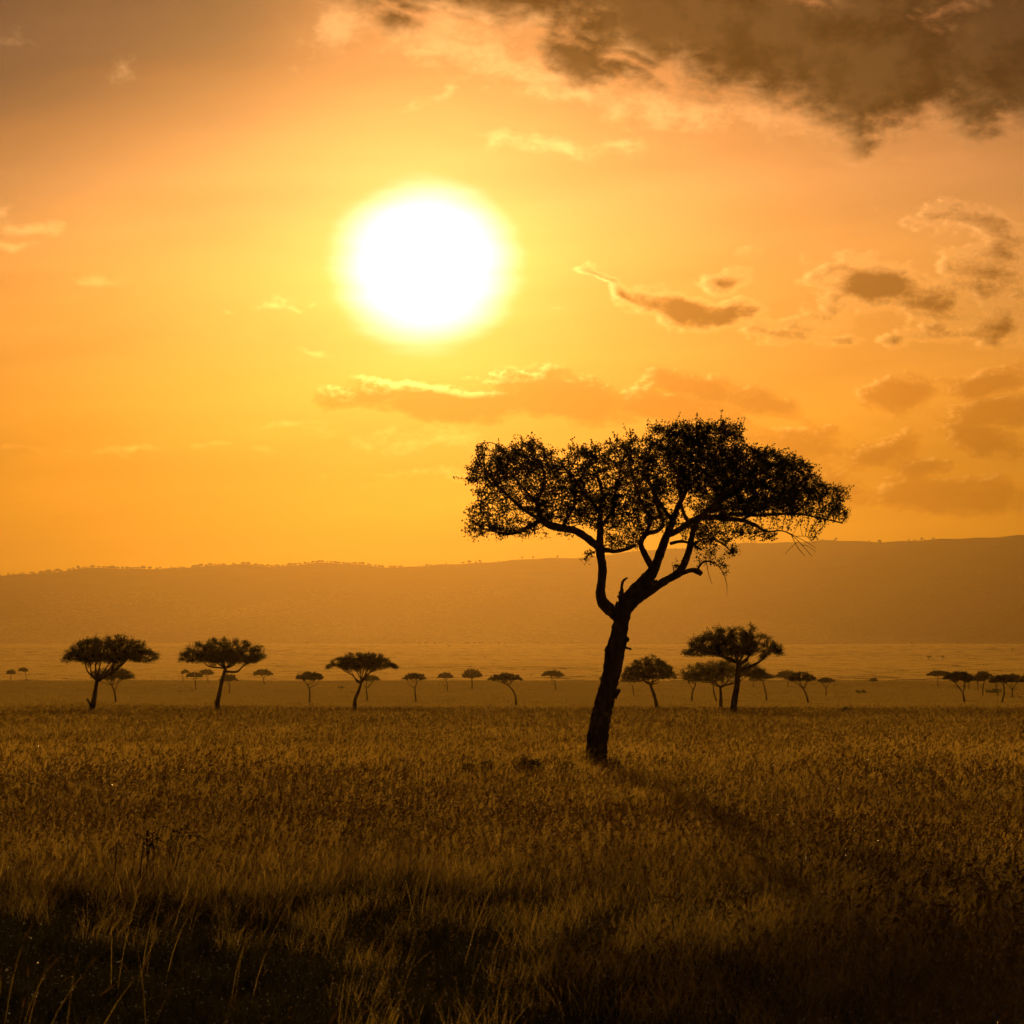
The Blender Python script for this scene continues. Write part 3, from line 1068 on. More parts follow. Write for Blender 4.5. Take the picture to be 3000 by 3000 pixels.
# ------------------------------------------------------------------ the other trees
def acacia(trunk_px, limbs_px, crown_px, label, seed, group=None, thick=1.0, dens=1.0, ragged=1.0, Y=None, dome=0.75, name='acacia_tree', stub=None, limbs=5):
    r_ = random.Random(seed)
    rng = np.random.default_rng(seed)
    bx, by = trunk_px[0]
    Y = Y or dist_of(by)
    mpp = Y / FPX
    b = at(bx, by, Y)
    base_ = Vector((b.x, Y, ground_z(b.x, Y)))
    root = empty(name, base_)
    tag(root, label, 'tree', group)
    x0, x1, y0, y1 = crown_px
    w, h = (x1 - x0) * mpp, (y1 - y0) * mpp
    cx = at((x0 + x1) / 2, y1, Y)
    cz = cx.z
    L = lambda p, dep=0.0: at(p[0], p[1], Y + dep) - base_
    hh = (by - y0) * mpp
    tr = 0.022 * hh * thick
    # trunk
    P = [L(p) for p in trunk_px]
    P.insert(0, P[0] - Vector((0, 0, 0.9)))
    Rr = [tr * 1.35, tr * 1.2] + [tr * (1.0 - 0.35 * i / max(1, len(P) - 3)) for i in range(len(P) - 2)]
    P, Rr = smooth_path(P, Rr, 4)
    sides = 9 if Y < 350 else 6
    tv, tf = [], []
    tube(tv, tf, P, [q * r_.uniform(0.92, 1.08) for q in Rr], sides, 0.05, r_)
    tk = obj('trunk', tv, tf, M_bark, root, True)
    if stub:
        V_, F_ = [], []
        tube(V_, F_, [L(p) for p in stub], [tr * 0.55, tr * 0.4, tr * 0.5][:len(stub)], 7, 0.1, r_)
        obj('branch_stub', V_, F_, M_bark, tk, True)
    # limbs
    fork = P[-1]
    sd_ = []
    paths = []
    for k, lp in enumerate(limbs_px):
        dep = r_.uniform(-0.25, 0.25) * w
        pts = [L(p, dep * (i / (len(lp) - 1)) ** 1.3) for i, p in enumerate(lp)]
        paths.append((pts, tr * 0.55))
    a0 = r_.uniform(0, 6.28)
    cc = Vector((cx.x - base_.x, 0, cz - base_.z))
    for k in range(limbs):
        a = a0 + 2 * math.pi * k / limbs + r_.uniform(-0.4, 0.4)
        q = r_.uniform(0.28, 0.55) * w / 2
        end = cc + Vector((math.cos(a) * q, math.sin(a) * q * 0.9, h * r_.uniform(0.15, 0.45)))
        midp = fork.lerp(end, 0.5) + Vector((math.cos(a) * q * 0.18, 0, r_.uniform(-0.10, 0.02) * h))
        if end.z < fork.z + 0.1 * h:
            end.z = fork.z + 0.2 * h
        paths.append(([fork, midp, end], tr * 0.42))
    for pts, r1 in paths:
        pts = [p + Vector((r_.uniform(-1, 1), r_.uniform(-1, 1), r_.uniform(-1, 1))) * (0.0 if i == 0 else 0.02 * w) for i, p in enumerate(pts)]
        rr_ = [r1 * (1 - 0.6 * i / (len(pts) - 1)) for i in range(len(pts))]
        pp, rr_ = smooth_path(pts, rr_, 5)
        V_, F_ = [], []
        tube(V_, F_, pp, rr_, 6, 0.06, r_)
        obj('limb', V_, F_, M_bark, root, True)
        sd_ += pp[2:]
    # crown volume: flat-bottomed umbrella with lobes
    na = int(min(900, max(110, 34 * w * w * max(h, 0.5) ** 0.5)) * (1.0 if Y < 350 else 0.6))
    lob = [(r_.uniform(0, 6.28), r_.uniform(2, 5), r_.uniform(0.05, 0.16)) for _ in range(3)]
    att_ = []
    while len(att_) < na:
        q = rng.uniform(-1, 1, 2)
        rho = math.hypot(*q)
        if rho > 1:
            continue
        th = math.atan2(q[1], q[0])
        lobe = 1 + sum(m_ * math.sin(f_ * th + p_) for p_, f_, m_ in lob) - 0.1
        if rho > min(1.0, lobe):
            continue
        bump_ = 0.08 * math.sin(q[0] * 9 + seed) * math.sin(q[1] * 8 + seed * 2)
        zt = h * (1 - dome * rho ** 2.4 + bump_)
        zb = h * (0.04 + 0.14 * rho - 0.10 * rho ** 3 + 0.3 * bump_)
        if zt <= zb:
            zt = zb + 0.1 * h
        z = zb + (zt - zb) * rng.uniform(0, 1) ** 0.8
        att_.append(cc + Vector((q[0] * w / 2, q[1] * w / 2 * 0.92, z)))
    stp = max(0.14, w * 0.028)
    nodes_, par_ = colonise(sd_, att_, stp, stp * 1.5, 4.0 * w, 45, r_, 0.35)
    V_, F_, rad_, tips_ = twig_mesh(nodes_, par_, len(sd_), 0.010 * max(1, Y / 250), 2.2, tr * 0.4, 4 if Y < 350 else 3)
    ls = max(0.085, Y * 0.00030)
    vol = math.pi * w * w / 4 * h * 0.55
    nleaf = int(min(30000, 3.0 * dens * vol / (ls * ls * 0.3)) + 300)
    cts = nodes_[len(sd_):]
    cts = [c for c in cts if c.z > cc.z - 0.12 * h]
    per = max(2, int(nleaf / max(1, len(cts))))
    Q_ = leaf_quads(cts, ls, 0.55, np.array([1, 1, 0.65]) * stp * 0.62 * ragged, per, rng, 0.6)
    # sprigs sticking out on top
    tp = [nodes_[i] for i in tips_ if nodes_[i].z > cc.z + 0.45 * h]
    sp_ = []
    for p in tp:
        if r_.random() < 0.6:
            d = Vector((r_.uniform(-0.6, 0.6), r_.uniform(-0.6, 0.6), 1)).normalized() * r_.uniform(0.06, 0.2) * h
            tube(V_, F_, [p, p + d * 0.5, p + d], [0.010 * max(1, Y / 250)] * 2 + [0.004], 3, cap=False)
            sp_ += [p + d * t for t in (0.3, 0.6, 0.9)]
    if sp_:
        Q_ = np.concatenate([Q_, leaf_quads(sp_, ls * 0.9, 0.5, ls * 0.3, 3, rng)])
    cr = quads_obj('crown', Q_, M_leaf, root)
    tag(cr, kind='stuff')
    tag(obj('twigs', V_, F_, M_bark, cr), kind='stuff')
    return len(Q_)


GR = 'acacia trees scattered over the plain'
TREES = [
    # near row
    dict(t=[(268, 2089), (276, 2045), (284, 1995)], l=[[(284, 1995), (281, 1975), (286, 1940)], [(285, 1997), (326, 1971), (366, 1940)], [(284, 1995), (268, 1978), (266, 1955)], [(326, 1971), (330, 1935)]],
         c=(168, 475, 1860, 1950), stub=[(268, 2070), (260, 2056), (255, 2047)], lab='flat-topped acacia with a small stub low on its trunk, leftmost of the near row'),
    dict(t=[(639, 2083), (637, 2062), (644, 2026), (652, 1989), (661, 1957)], l=[[(661, 1957), (640, 1945), (600, 1930)], [(661, 1957), (672, 1940), (690, 1915)], [(660, 1967), (690, 1964), (705, 1955), (730, 1930)]],
         c=(498, 808, 1867, 1953), stub=[(638, 2072), (632, 2062), (630, 2052)], lab='flat-topped acacia with a bent bare trunk, second of the near row from the left'),
    dict(t=[(1040, 2076), (1040, 2052), (1051, 2024), (1058, 2001)], l=[[(1058, 2001), (1043, 1997), (1030, 1978), (1008, 1968)], [(1058, 2001), (1052, 1985), (1045, 1962)], [(1060, 1998), (1073, 1975), (1092, 1960)]],
         c=(953, 1168, 1910, 1966), lab='medium flat-topped acacia leaning right, between the left pair and the big tree'),
    dict(t=[(1925, 2073), (1917, 2038), (1904, 2004)], l=[[(1917, 2036), (1908, 2012), (1912, 1998)], [(1904, 2004), (1885, 1994), (1860, 1985)], [(1904, 2004), (1925, 1995), (1948, 1985)]],
         c=(1815, 1986, 1922, 1998), lab='round-crowned acacia just right of the big trunk, its crown touching it'),
    dict(t=[(2112, 2070), (2112, 2035), (2110, 2013)], l=[[(2110, 2013), (2090, 2000), (2062, 1994), (2045, 1980)], [(2110, 2013), (2127, 2005), (2132, 1990), (2120, 1968)], [(2124, 2008), (2160, 1994), (2195, 1978)]],
         c=(1990, 2262, 1930, 1992), dome=0.55, lab='wide low acacia with a V-forked trunk, partly hidden behind the tallest right-hand acacia'),
    dict(t=[(2150, 2090), (2151, 2056), (2159, 2011), (2162, 1971), (2163, 1942)], l=[[(2163, 1942), (2140, 1932), (2115, 1920), (2080, 1912)], [(2163, 1950), (2185, 1932), (2200, 1905)], [(2163, 1942), (2160, 1925), (2148, 1895)], [(2163, 1966), (2190, 1950), (2215, 1942), (2240, 1922)]],
         c=(1990, 2300, 1832, 1936), dome=0.7, thick=1.7, dens=1.0, lab='tallest acacia right of the big tree, broad ragged crown on a thick trunk'),
    # behind, left to right
    dict(t=[(31, 1990), (33, 1976)], l=[], c=(16, 48, 1962, 1976), lab='tiny far acacia, leftmost at the picture edge'),
    dict(t=[(78, 1989), (74, 1970)], l=[], c=(52, 83, 1956, 1968), lab='tiny far acacia with a leaning stem, second from the left edge'),
    dict(t=[(339, 2056), (336, 2030), (328, 2008)], l=[[(336, 2024), (352, 1998), (370, 1988)], [(328, 2008), (312, 1995), (295, 1985)], [(328, 2008), (335, 1990), (330, 1978)]], c=(248, 408, 1955, 1994), dens=0.42, lab='thin open-crowned acacia showing behind the leftmost flat-topped acacia'),
    dict(t=[(537, 1998), (535, 1974)], l=[], c=(528, 556, 1962, 1973), dens=0.6, lab='faint tiny acacia just left of a touching pair of small ones'),
    dict(t=[(573, 2020), (572, 1993)], l=[], c=(543, 601, 1969, 1985), lab='small acacia, nearer of the touching pair left of the second flat-topped tree'),
    dict(t=[(611, 2001), (605, 1982)], l=[], c=(578, 630, 1961, 1977), lab='small acacia, farther of the touching pair left of the second flat-topped tree'),
    dict(t=[(672, 2030), (672, 2005)], l=[], c=(638, 699, 1974, 1997), dens=0.8, lab='small acacia half hidden behind the bent trunk of the second flat-topped tree'),
    dict(t=[(775, 2005), (770, 1987)], l=[[(770, 1990), (783, 1982)]], c=(741, 801, 1960, 1980), lab='small round-topped acacia alone right of the second flat-topped tree'),
    dict(t=[(907, 2055), (907, 2022), (901, 2008)], l=[[(905, 2016), (925, 2003), (935, 1990)], [(901, 2008), (890, 1996)]], c=(861, 957, 1967, 1994), lab='small Y-forked acacia left of the medium leaning acacia'),
    dict(t=[(1076, 2050), (1073, 2018)], l=[[(1073, 2018), (1066, 2005)], [(1073, 2018), (1085, 2002)]], c=(1052, 1116, 1976, 1996), dens=0.7, lab='small thin acacia behind the medium leaning acacia'),
    dict(t=[(1218, 2051), (1216, 2018), (1222, 1998)], l=[[(1216, 2018), (1200, 2004), (1192, 1986)]], c=(1177, 1255, 1971, 1993), lab='small acacia with a side limb bent out left, right of the medium leaning acacia'),
    dict(t=[(1311, 2023), (1311, 2006), (1307, 1992)], l=[], c=(1279, 1331, 1970, 1988), lab='small flat acacia on a thin stem, left of the mushroom-shaped one'),
    dict(t=[(1383, 2016), (1383, 1988)], l=[], c=(1352, 1413, 1960, 1988), dome=0.6, dens=1.3, lab='small mushroom-shaped acacia with a dense domed crown and straight stem'),
    dict(t=[(1512, 2062), (1509, 2035), (1497, 2016), (1486, 2006)], l=[[(1486, 2006), (1465, 1998), (1445, 1990)], [(1490, 2008), (1505, 1992), (1515, 1980)]], c=(1425, 1534, 1970, 1996), dens=0.7, lab='open-crowned acacia with an S-bent trunk, nearest left of the big trunk'),
    dict(t=[(1628, 2018), (1626, 2000)], l=[[(1627, 2010), (1618, 1998), (1615, 1985)]], c=(1585, 1655, 1963, 1983), lab='small twin-stemmed flat acacia between the S-bent one and the big trunk'),
    dict(t=[(1762, 2003), (1763, 1990)], l=[], c=(1752, 1790, 1980, 1991), lab='tiny far acacia peeping out left of the big trunk'),
    dict(t=[(1857, 2036), (1853, 2010)], l=[], c=(1815, 1882, 1983, 2000), dens=0.7, lab='small thin acacia behind the round-crowned one beside the big trunk'),
    dict(t=[(2027, 2053), (2028, 2030), (2038, 2006)], l=[[(2030, 2020), (2018, 2004)]], c=(1990, 2062, 1962, 2000), dens=0.6, lab='thin leaning acacia under the left end of the wide low crown'),
    dict(t=[(2099, 2055), (2092, 2030), (2089, 2006)], l=[], c=(2055, 2128, 1972, 1998), dens=0.6, lab='thin wavy-stemmed acacia close behind the V-forked trunk'),
    dict(t=[(2206, 2014), (2208, 1998)], l=[], c=(2190, 2236, 1982, 1996), dens=0.6, lab='tiny acacia just right of the tallest right-hand trunk'),
    dict(t=[(2246, 2051), (2242, 2022), (2235, 1996)], l=[], c=(2195, 2272, 1968, 1990), lab='slender acacia right of the tallest right-hand acacia, stem leaning left'),
    dict(t=[(2309, 2010), (2308, 1990)], l=[], c=(2268, 2345, 1965, 1986), dens=0.8, lab='far flat acacia whose crown overlaps a darker leaning one on its right'),
    dict(t=[(2368, 2061), (2362, 2035), (2352, 2016)], l=[[(2352, 2016), (2335, 2000), (2312, 1990)], [(2354, 2019), (2364, 2004), (2362, 1985)]], c=(2303, 2394, 1968, 1998), lab='dark acacia with a long leaning stem, right of the slender one'),
    dict(t=[(2420, 2037), (2420, 2018)], l=[[(2420, 2018), (2410, 2004)], [(2420, 2018), (2432, 2002)]], c=(2393, 2448, 1984, 2000), lab='small Y-forked acacia, last of the right-hand middle group'),
    dict(t=[(2559, 2004), (2559, 1996)], l=[], c=(2546, 2573, 1986, 1997), lab='tiny bush-like acacia alone in the gap before the far right group'),
    # right-hand group
    dict(t=[(2748, 2009), (2747, 1984)], l=[], c=(2712, 2792, 1964, 1981), lab='far flat acacia, leftmost of the far right group'),
    dict(t=[(2826, 2059), (2821, 2031)], l=[[(2821, 2031), (2806, 2010), (2788, 1997)], [(2821, 2031), (2826, 2010), (2827, 1992)]], c=(2755, 2862, 1966, 1996), dens=1.2, lab='dark Y-forked acacia, nearest of the far right group'),
    dict(t=[(2839, 2018), (2838, 1996)], l=[], c=(2820, 2860, 1976, 1996), lab='thin-stemmed acacia directly behind the dark Y-forked one'),
    dict(t=[(2866, 2021), (2863, 1998)], l=[], c=(2842, 2888, 1978, 1997), lab='thin-stemmed acacia between the dark Y-forked one and its taller neighbour'),
    dict(t=[(2879, 2037), (2880, 2016), (2884, 1994)], l=[[(2880, 2020), (2868, 2003)]], c=(2850, 2914, 1965, 1994), lab='domed acacia with a side branch, middle of the far right group'),
    dict(t=[(2925, 2040), (2918, 2010)], l=[], c=(2893, 2950, 1984, 2002), dens=0.6, lab='small thin acacia behind the two right-edge acacias'),
    dict(t=[(2936, 2057), (2942, 2030), (2940, 2004)], l=[], c=(2898, 2978, 1975, 2001), dens=1.2, lab='dark acacia with a crooked stem near the right edge'),
    dict(t=[(2966, 2041), (2966, 2022)], l=[[(2966, 2022), (2954, 2006)], [(2966, 2022), (2976, 2002)]], c=(2938, 2998, 1974, 2000), lab='V-forked acacia near the right edge, behind the crooked one'),
    dict(t=[(3014, 2042), (3012, 2012)], l=[], c=(2983, 3050, 1972, 2002), lab='acacia cut off by the right picture edge'),
]
nl = 0
for i, T in enumerate(TREES):
    nl += acacia(T['t'], T['l'], T['c'], T['lab'], 100 + i, GR, T.get('thick', 1.45 if i < 6 else 1.15), T.get('dens', 1.0), 1.0, None, T.get('dome', 0.75), stub=T.get('stub'), limbs=5 if i < 6 else 4)
print('tree leaves', nl)

# far trees on the hazy plain: a few pixels each
FAR = [(898, 1884, 7600, 20), (1184, 1885, 7600, 20), (1228, 1885, 7600, 12), (1247, 1886, 7600, 12), (1273, 1886, 7600, 10), (1315, 1892, 7000, 14), (1368, 1885, 7600, 18),
       (1389, 1886, 7600, 12), (1408, 1887, 7600, 16), (1461, 1886, 7600, 9), (1480, 1887, 7600, 9), (1575, 1885, 7600, 14), (1617, 1884, 7600, 14), (1676, 1884, 7600, 13),
       (2673, 1882, 7600, 8), (2806, 1882, 7600, 11), (2761, 1925, 4300, 13), (2722, 1932, 4250, 14), (2965, 1900, 6600, 11)]
order = sorted(f[0] for f in FAR)
ORD = ['first', 'second', 'third', 'fourth', 'fifth', 'sixth', 'seventh', 'eighth', 'ninth', 'tenth', 'eleventh', 'twelfth', 'thirteenth', 'fourteenth', 'fifteenth',
       'sixteenth', 'seventeenth', 'eighteenth', 'nineteenth']
for i, (px, py, Y, w) in enumerate(FAR):
    r_ = random.Random(900 + i)
    p = at(px, py, Y)
    b_ = Vector((p.x, Y, ground_z(p.x, Y)))
    root = empty('far_tree', b_)
    tag(root, '%s from the left of the tiny hazy tree specks on the distant plain' % ORD[order.index(px)], 'tree', 'specks of trees on the distant plain')
    W = w * Y / FPX
    sv, sf = [], []
    for k in range(4):
        blob(r_.uniform(-0.33, 0.33) * W, r_.uniform(-0.2, 0.2) * W, 6.0 + r_.uniform(-0.5, 0.8), W * r_.uniform(0.18, 0.3), 1.7, 50 * i + k)
    obj('crown', sv, sf, M_leaf, root)
    tv, tf = [], []
    tube(tv, tf, [Vector((0, 0, -2)), Vector((0.2, 0, 2.5)), Vector((0, 0, 5.8))], [0.5, 0.4, 0.3], 6)
    obj('trunk', tv, tf, M_bark, root)


# ------------------------------------------------------------------ low bushes
def bush(px, py, w_px, h_px, label, seed, name='low_bush', n=900, ls=0.09, m=None, Y=None, H=None):
    r_ = random.Random(seed)
    rng = np.random.default_rng(seed)
    Y = Y or dist_of(py)
    k = Y / FPX
    p = at(px, py, Y)
    b_ = Vector((p.x, Y, ground_z(p.x, Y)))
    root = empty(name, b_)
    tag(root, label, 'bush')
    W, H = w_px * k, (H or h_px * k + GRASS)
    cen_, V_, F_ = [], [], []
    for i in range(26):
        a = r_.uniform(0, 6.28)
        q = r_.uniform(0.1, 1) ** 0.7 * W / 2
        e = Vector((math.cos(a) * q, math.sin(a) * q * 0.7, H * r_.uniform(0.45, 1.0) * (1 - 0.4 * (q / (W / 2)) ** 2)))
        s0 = Vector((e.x * 0.5, e.y * 0.5, -0.1))
        tube(V_, F_, [s0, s0.lerp(e, 0.5) + Vector((0, 0, 0.05 * H)), e], [0.02, 0.014, 0.006], 4, cap=False)
        cen_ += [s0.lerp(e, t) for t in (0.4, 0.6, 0.8, 0.95, 1.0)]
    obj('stems', V_, F_, M_bark, root)
    tag(obj_ := quads_obj('foliage', leaf_quads(cen_, ls, 0.5, np.array([0.06 * W, 0.06 * W, 0.05 * H]), max(2, n // len(cen_)), rng), m or M_weed, root), kind='stuff')


bush(2912, 2028, 52, 16, 'flat dark bush on the grass under the far right group of acacias', 1, ls=0.22, n=1500)
bush(2521, 2030, 32, 10, 'low dark bush alone on the grass right of the middle group', 2, ls=0.25, n=1000)
bush(2480, 2080, 52, 12, 'low straggling dark bush in the grass, right of the tallest right-hand acacia', 3, ls=0.12, n=1200)
bush(998, 2016, 20, 7, 'tiny low bush behind the medium leaning acacia', 4, ls=0.3, n=300)
bush(1395, 2212, 120, 26, 'patch of dark green weeds in the grass, left one of three beside the big trunk', 5, name='weed_patch', n=1400, ls=0.07, Y=61, H=0.55)
bush(1550, 2216, 110, 32, 'patch of dark green weeds in the grass, middle one of three beside the big trunk', 6, name='weed_patch', n=1400, ls=0.07, Y=61, H=0.55)
bush(1660, 2212, 80, 22, 'thin patch of dark green weeds, closest to the big trunk on its left', 7, name='weed_patch', n=700, ls=0.06, Y=61, H=0.55)
bush(1795, 2226, 60, 18, 'small tuft of dark weeds at the foot of the big trunk', 8, name='weed_patch', n=500, ls=0.06, Y=64.5, H=0.5)

# two arching leafy stems in the grass, right
ya = 52.0
root = empty('arching_weed', Vector((at(2760, 2310, ya).x, ya, ground_z(at(2760, 2310, ya).x, ya))))
tag(root, 'arching stems of a dark weed with hanging leaflets, standing over the grass at right', 'plant')
SPW = lambda u, v: at(2480 + u * 380 / 1932, 2200 + v * 380 / 1932, ya) - root.location
for si, st_ in enumerate(([(1560, 900), (1520, 620), (1480, 480), (1400, 390), (1320, 310), (1230, 255), (1120, 235), (1010, 245), (930, 285)],
                          [(760, 900), (760, 600), (720, 420), (640, 350), (560, 300), (480, 255), (400, 245), (320, 265), (280, 310)],
                          [(1500, 900), (1500, 600), (1440, 520), (1300, 470), (1180, 480), (1080, 520), (980, 530), (900, 480), (780, 450)])):
    pp, rr_ = smooth_path([SPW(*p) for p in st_], [0.008 * (1 - 0.08 * i) for i in range(len(st_))], 4)
    V_, F_ = [], []
    tube(V_, F_, pp, rr_, 5)
    stem = obj('stem', V_, F_, M_weed, root, True)
    V_, F_ = [], []
    rl = random.Random(si)
    for p in pp[8:]:
        for _ in range(rl.choice((0, 1, 1, 2))):
            d = Vector((rl.uniform(-0.05, 0.03), rl.uniform(-0.03, 0.03), -rl.uniform(0.05, 0.13)))
            w_ = Vector((0.014, 0.006, 0))
            b0 = len(V_)
            V_ += [p, p + d * 0.5 + w_, p + d, p + d * 0.5 - w_]
            F_.append((b0, b0 + 1, b0 + 2, b0 + 3))
    tag(obj('leaflets', V_, F_, M_weed, stem), kind='stuff')


# ------------------------------------------------------------------ grass
def add_blade(V, F, T, base_, h, w, lean, az_, segs, curl, r_, rot=None):
    b0 = len(V)
    rot = r_.uniform(0, math.pi) if rot is None else rot
    wx, wy = math.cos(rot) * w / 2, math.sin(rot) * w / 2
    for i in range(segs + 1):
        t = i / segs
        out_ = lean * t + curl * t * t
        z = h * (t - 0.25 * curl * t ** 3)
        p = Vector((base_[0] + math.cos(az_) * out_ * h, base_[1] + math.sin(az_) * out_ * h, z))
        if i == segs:
            V.append(p)
            T.append(1.0)
        else:
            q = 1 - 0.55 * t
            V.append(p + Vector((wx * q, wy * q, 0)))
            V.append(p - Vector((wx * q, wy * q, 0)))
            T += [t, t]
    for i in range(segs - 1):
        a = b0 + 2 * i
        F.append((a, a + 1, a + 3, a + 2))
    a = b0 + 2 * (segs - 1)
    F.append((a, a + 1, a + 2))
    return V[-1]


def spindle(V, F, T, p, d, L, r):
    b0 = len(V)
    d = d.normalized()
    u = d.orthogonal().normalized()
    w = d.cross(u)
    for t, q in ((0.0, 0.4), (0.35, 1.0), (0.75, 0.8)):
        for k in range(4):
            a = math.pi / 2 * k
            V.append(p + d * L * t + (u * math.cos(a) + w * math.sin(a)) * r * q)
            T.append(1.0)
    V.append(p + d * L)
    T.append(1.0)
    for l in range(2):
        for k in range(4):
            F.append((b0 + 4 * l + k, b0 + 4 * l + (k + 1) % 4, b0 + 4 * l + 4 + (k + 1) % 4, b0 + 4 * l + 4 + k))
    for k in range(4):
        F.append((b0 + 8 + k, b0 + 8 + (k + 1) % 4, b0 + 12))


import bmesh
_bm = bmesh.new()
bmesh.ops.create_icosphere(_bm, subdivisions=1, radius=1.0)
ICO_V = [tuple(v.co) for v in _bm.verts]
ICO_F = [tuple(v.index for v in f.verts) for f in _bm.faces]
_bm.free()
DROP = 0.0060


def tuft(key, seed, n, rad_, hmin, hmax, w, segs, heads, mats, headkind=0, wind=0.25, drops=0):
    r_ = random.Random(seed)
    V_, F_, T_, mi = [], [], [], []
    for i in range(n):
        a = r_.uniform(0, 6.28)
        q = rad_ * math.sqrt(r_.random())
        h = r_.uniform(hmin, hmax)
        az_ = r_.uniform(0, 6.28) if r_.random() < 0.6 else r_.gauss(0.3, 0.7)
        add_blade(V_, F_, T_, (math.cos(a) * q, math.sin(a) * q), h, w * r_.uniform(0.6, 1.3), r_.uniform(0.02, 0.22) + wind * 0.2, az_, segs, r_.uniform(0.05, 0.5), r_)
    mi += [0] * (len(F_) - len(mi))
    for i in range(heads):
        a = r_.uniform(0, 6.28)
        q = rad_ * math.sqrt(r_.random())
        h = r_.uniform(hmax * 0.95, hmax * 1.4)
        az_ = r_.gauss(0.3, 0.9)
        tip = add_blade(V_, F_, T_, (math.cos(a) * q, math.sin(a) * q), h, w * 0.5, r_.uniform(0.05, 0.25), az_, max(segs, 3), r_.uniform(0.05, 0.3), r_)
        mi += [0] * (len(F_) - len(mi))
        d = Vector((math.cos(az_) * 0.5, math.sin(az_) * 0.5, r_.uniform(0.3, 1.0)))
        if headkind == 0:          # drooping spikelets
            for k in range(r_.randint(4, 8)):
                dd = Vector((math.cos(az_) + r_.uniform(-0.8, 0.8), math.sin(az_) + r_.uniform(-0.8, 0.8), r_.uniform(-0.9, 0.5)))
                spindle(V_, F_, T_, tip - Vector((0, 0, r_.uniform(0, 0.14) * h)), dd, r_.uniform(0.025, 0.05), 0.0045)
        else:                      # bristly foxtail
            spindle(V_, F_, T_, tip - d.normalized() * 0.02, d, r_.uniform(0.07, 0.13), 0.0065)
        mi += [1] * (len(F_) - len(mi))
    for i in range(drops):         # dew hanging on the blades
        k = r_.randrange(len(V_))
        while T_[k] < 0.55:
            k = r_.randrange(len(V_))
        p, q = V_[k].copy(), DROP * r_.uniform(0.6, 1.3)
        b0 = len(V_)
        for (dx_, dy_, dz_) in ICO_V:
            V_.append(p + Vector((dx_, dy_, dz_)) * q)
            T_.append(1.0)
        F_ += [tuple(b0 + j for j in f) for f in ICO_F]
    mi += [2] * (len(F_) - len(mi))
    me = bpy.data.meshes.new(key)
    me.from_pydata([tuple(v) for v in V_], [], F_)
    me.polygons.foreach_set('use_smooth', [j == 2 for j in mi])
    for m in mats:
        me.materials.append(m)
    me.polygons.foreach_set('material_index', mi)
    a_ = me.attributes.new('tip', 'FLOAT', 'POINT')
    a_.data.foreach_set('value', T_)
    return bpy.data.objects.new(key, me)


def scatter(name, sources, pts, rots, scls, idx, label):
    col = bpy.data.collections.new(name + '_kinds')      # not linked to the scene: only a source of shapes
    for k, s_ in enumerate(sources):
        s_.name = '%s_%02d' % (name, k)
        col.objects.link(s_)
    me = bpy.data.meshes.new(name)
    me.vertices.add(len(pts))
    me.vertices.foreach_set('co', np.asarray(pts, np.float32).ravel())
    for nm, ty, data, fld in (('rot', 'FLOAT_VECTOR', rots, 'vector'), ('scl', 'FLOAT_VECTOR', scls, 'vector'), ('idx', 'INT', idx, 'value')):
        a_ = me.attributes.new(nm, ty, 'POINT')
        a_.data.foreach_set(fld, np.asarray(data, np.int32 if ty == 'INT' else np.float32).ravel())
    o = bpy.data.objects.new(name, me)
    C.objects.link(o)
    ng = bpy.data.node_groups.new(name, 'GeometryNodeTree')
    ng.interface.new_socket('Geometry', in_out='INPUT', socket_type='NodeSocketGeometry')
    ng.interface.new_socket('Geometry', in_out='OUTPUT', socket_type='NodeSocketGeometry')
    gi, go = ng.nodes.new('NodeGroupInput'), ng.nodes.new('NodeGroupOutput')
    ip = ng.nodes.new('GeometryNodeInstanceOnPoints')
    ci = ng.nodes.new('GeometryNodeCollectionInfo')
    ci.inputs['Collection'].default_value = col
    ci.inputs['Separate Children'].default_value = True
    ci.inputs['Reset Children'].default_value = True
    ng.links.new(gi.outputs[0], ip.inputs['Points'])
    ng.links.new(ci.outputs[0], ip.inputs['Instance'])
    ip.inputs['Pick Instance'].default_value = True
    for nm, ty, sock in (('idx', 'INT', 'Instance Index'), ('rot', 'FLOAT_VECTOR', 'Rotation'), ('scl', 'FLOAT_VECTOR', 'Scale')):
        na = ng.nodes.new('GeometryNodeInputNamedAttribute')
        na.data_type = ty
        na.inputs['Name'].default_value = nm
        ng.links.new(na.outputs['Attribute'], ip.inputs[sock])
    ng.links.new(ip.outputs[0], go.inputs[0])
    md = o.modifiers.new('grass', 'NODES')
    md.node_group = ng
    tag(o, label, 'grass', kind='stuff')
    return o


def patchy(x, y, s):
    return (math.sin(x / s + 1.3) * math.sin(y / (s * 1.6) + 0.4) + 0.6 * math.sin(x / (s * 0.37) + y / (s * 0.8)) + 0.4 * math.sin(y / (s * 0.3))) / 2.0


def wedge(n, y0, y1, power, half=0.205, margin=1.5):
    """random points over the part of the plain the lens takes in, and some way to each side"""
    out_ = []
    u = nrng.uniform(0, 1, n)
    ys = (y0 ** power + u * (y1 ** power - y0 ** power)) ** (1 / power)
    xs = nrng.uniform(-1, 1, n) * (half * ys + margin)
    return xs, ys


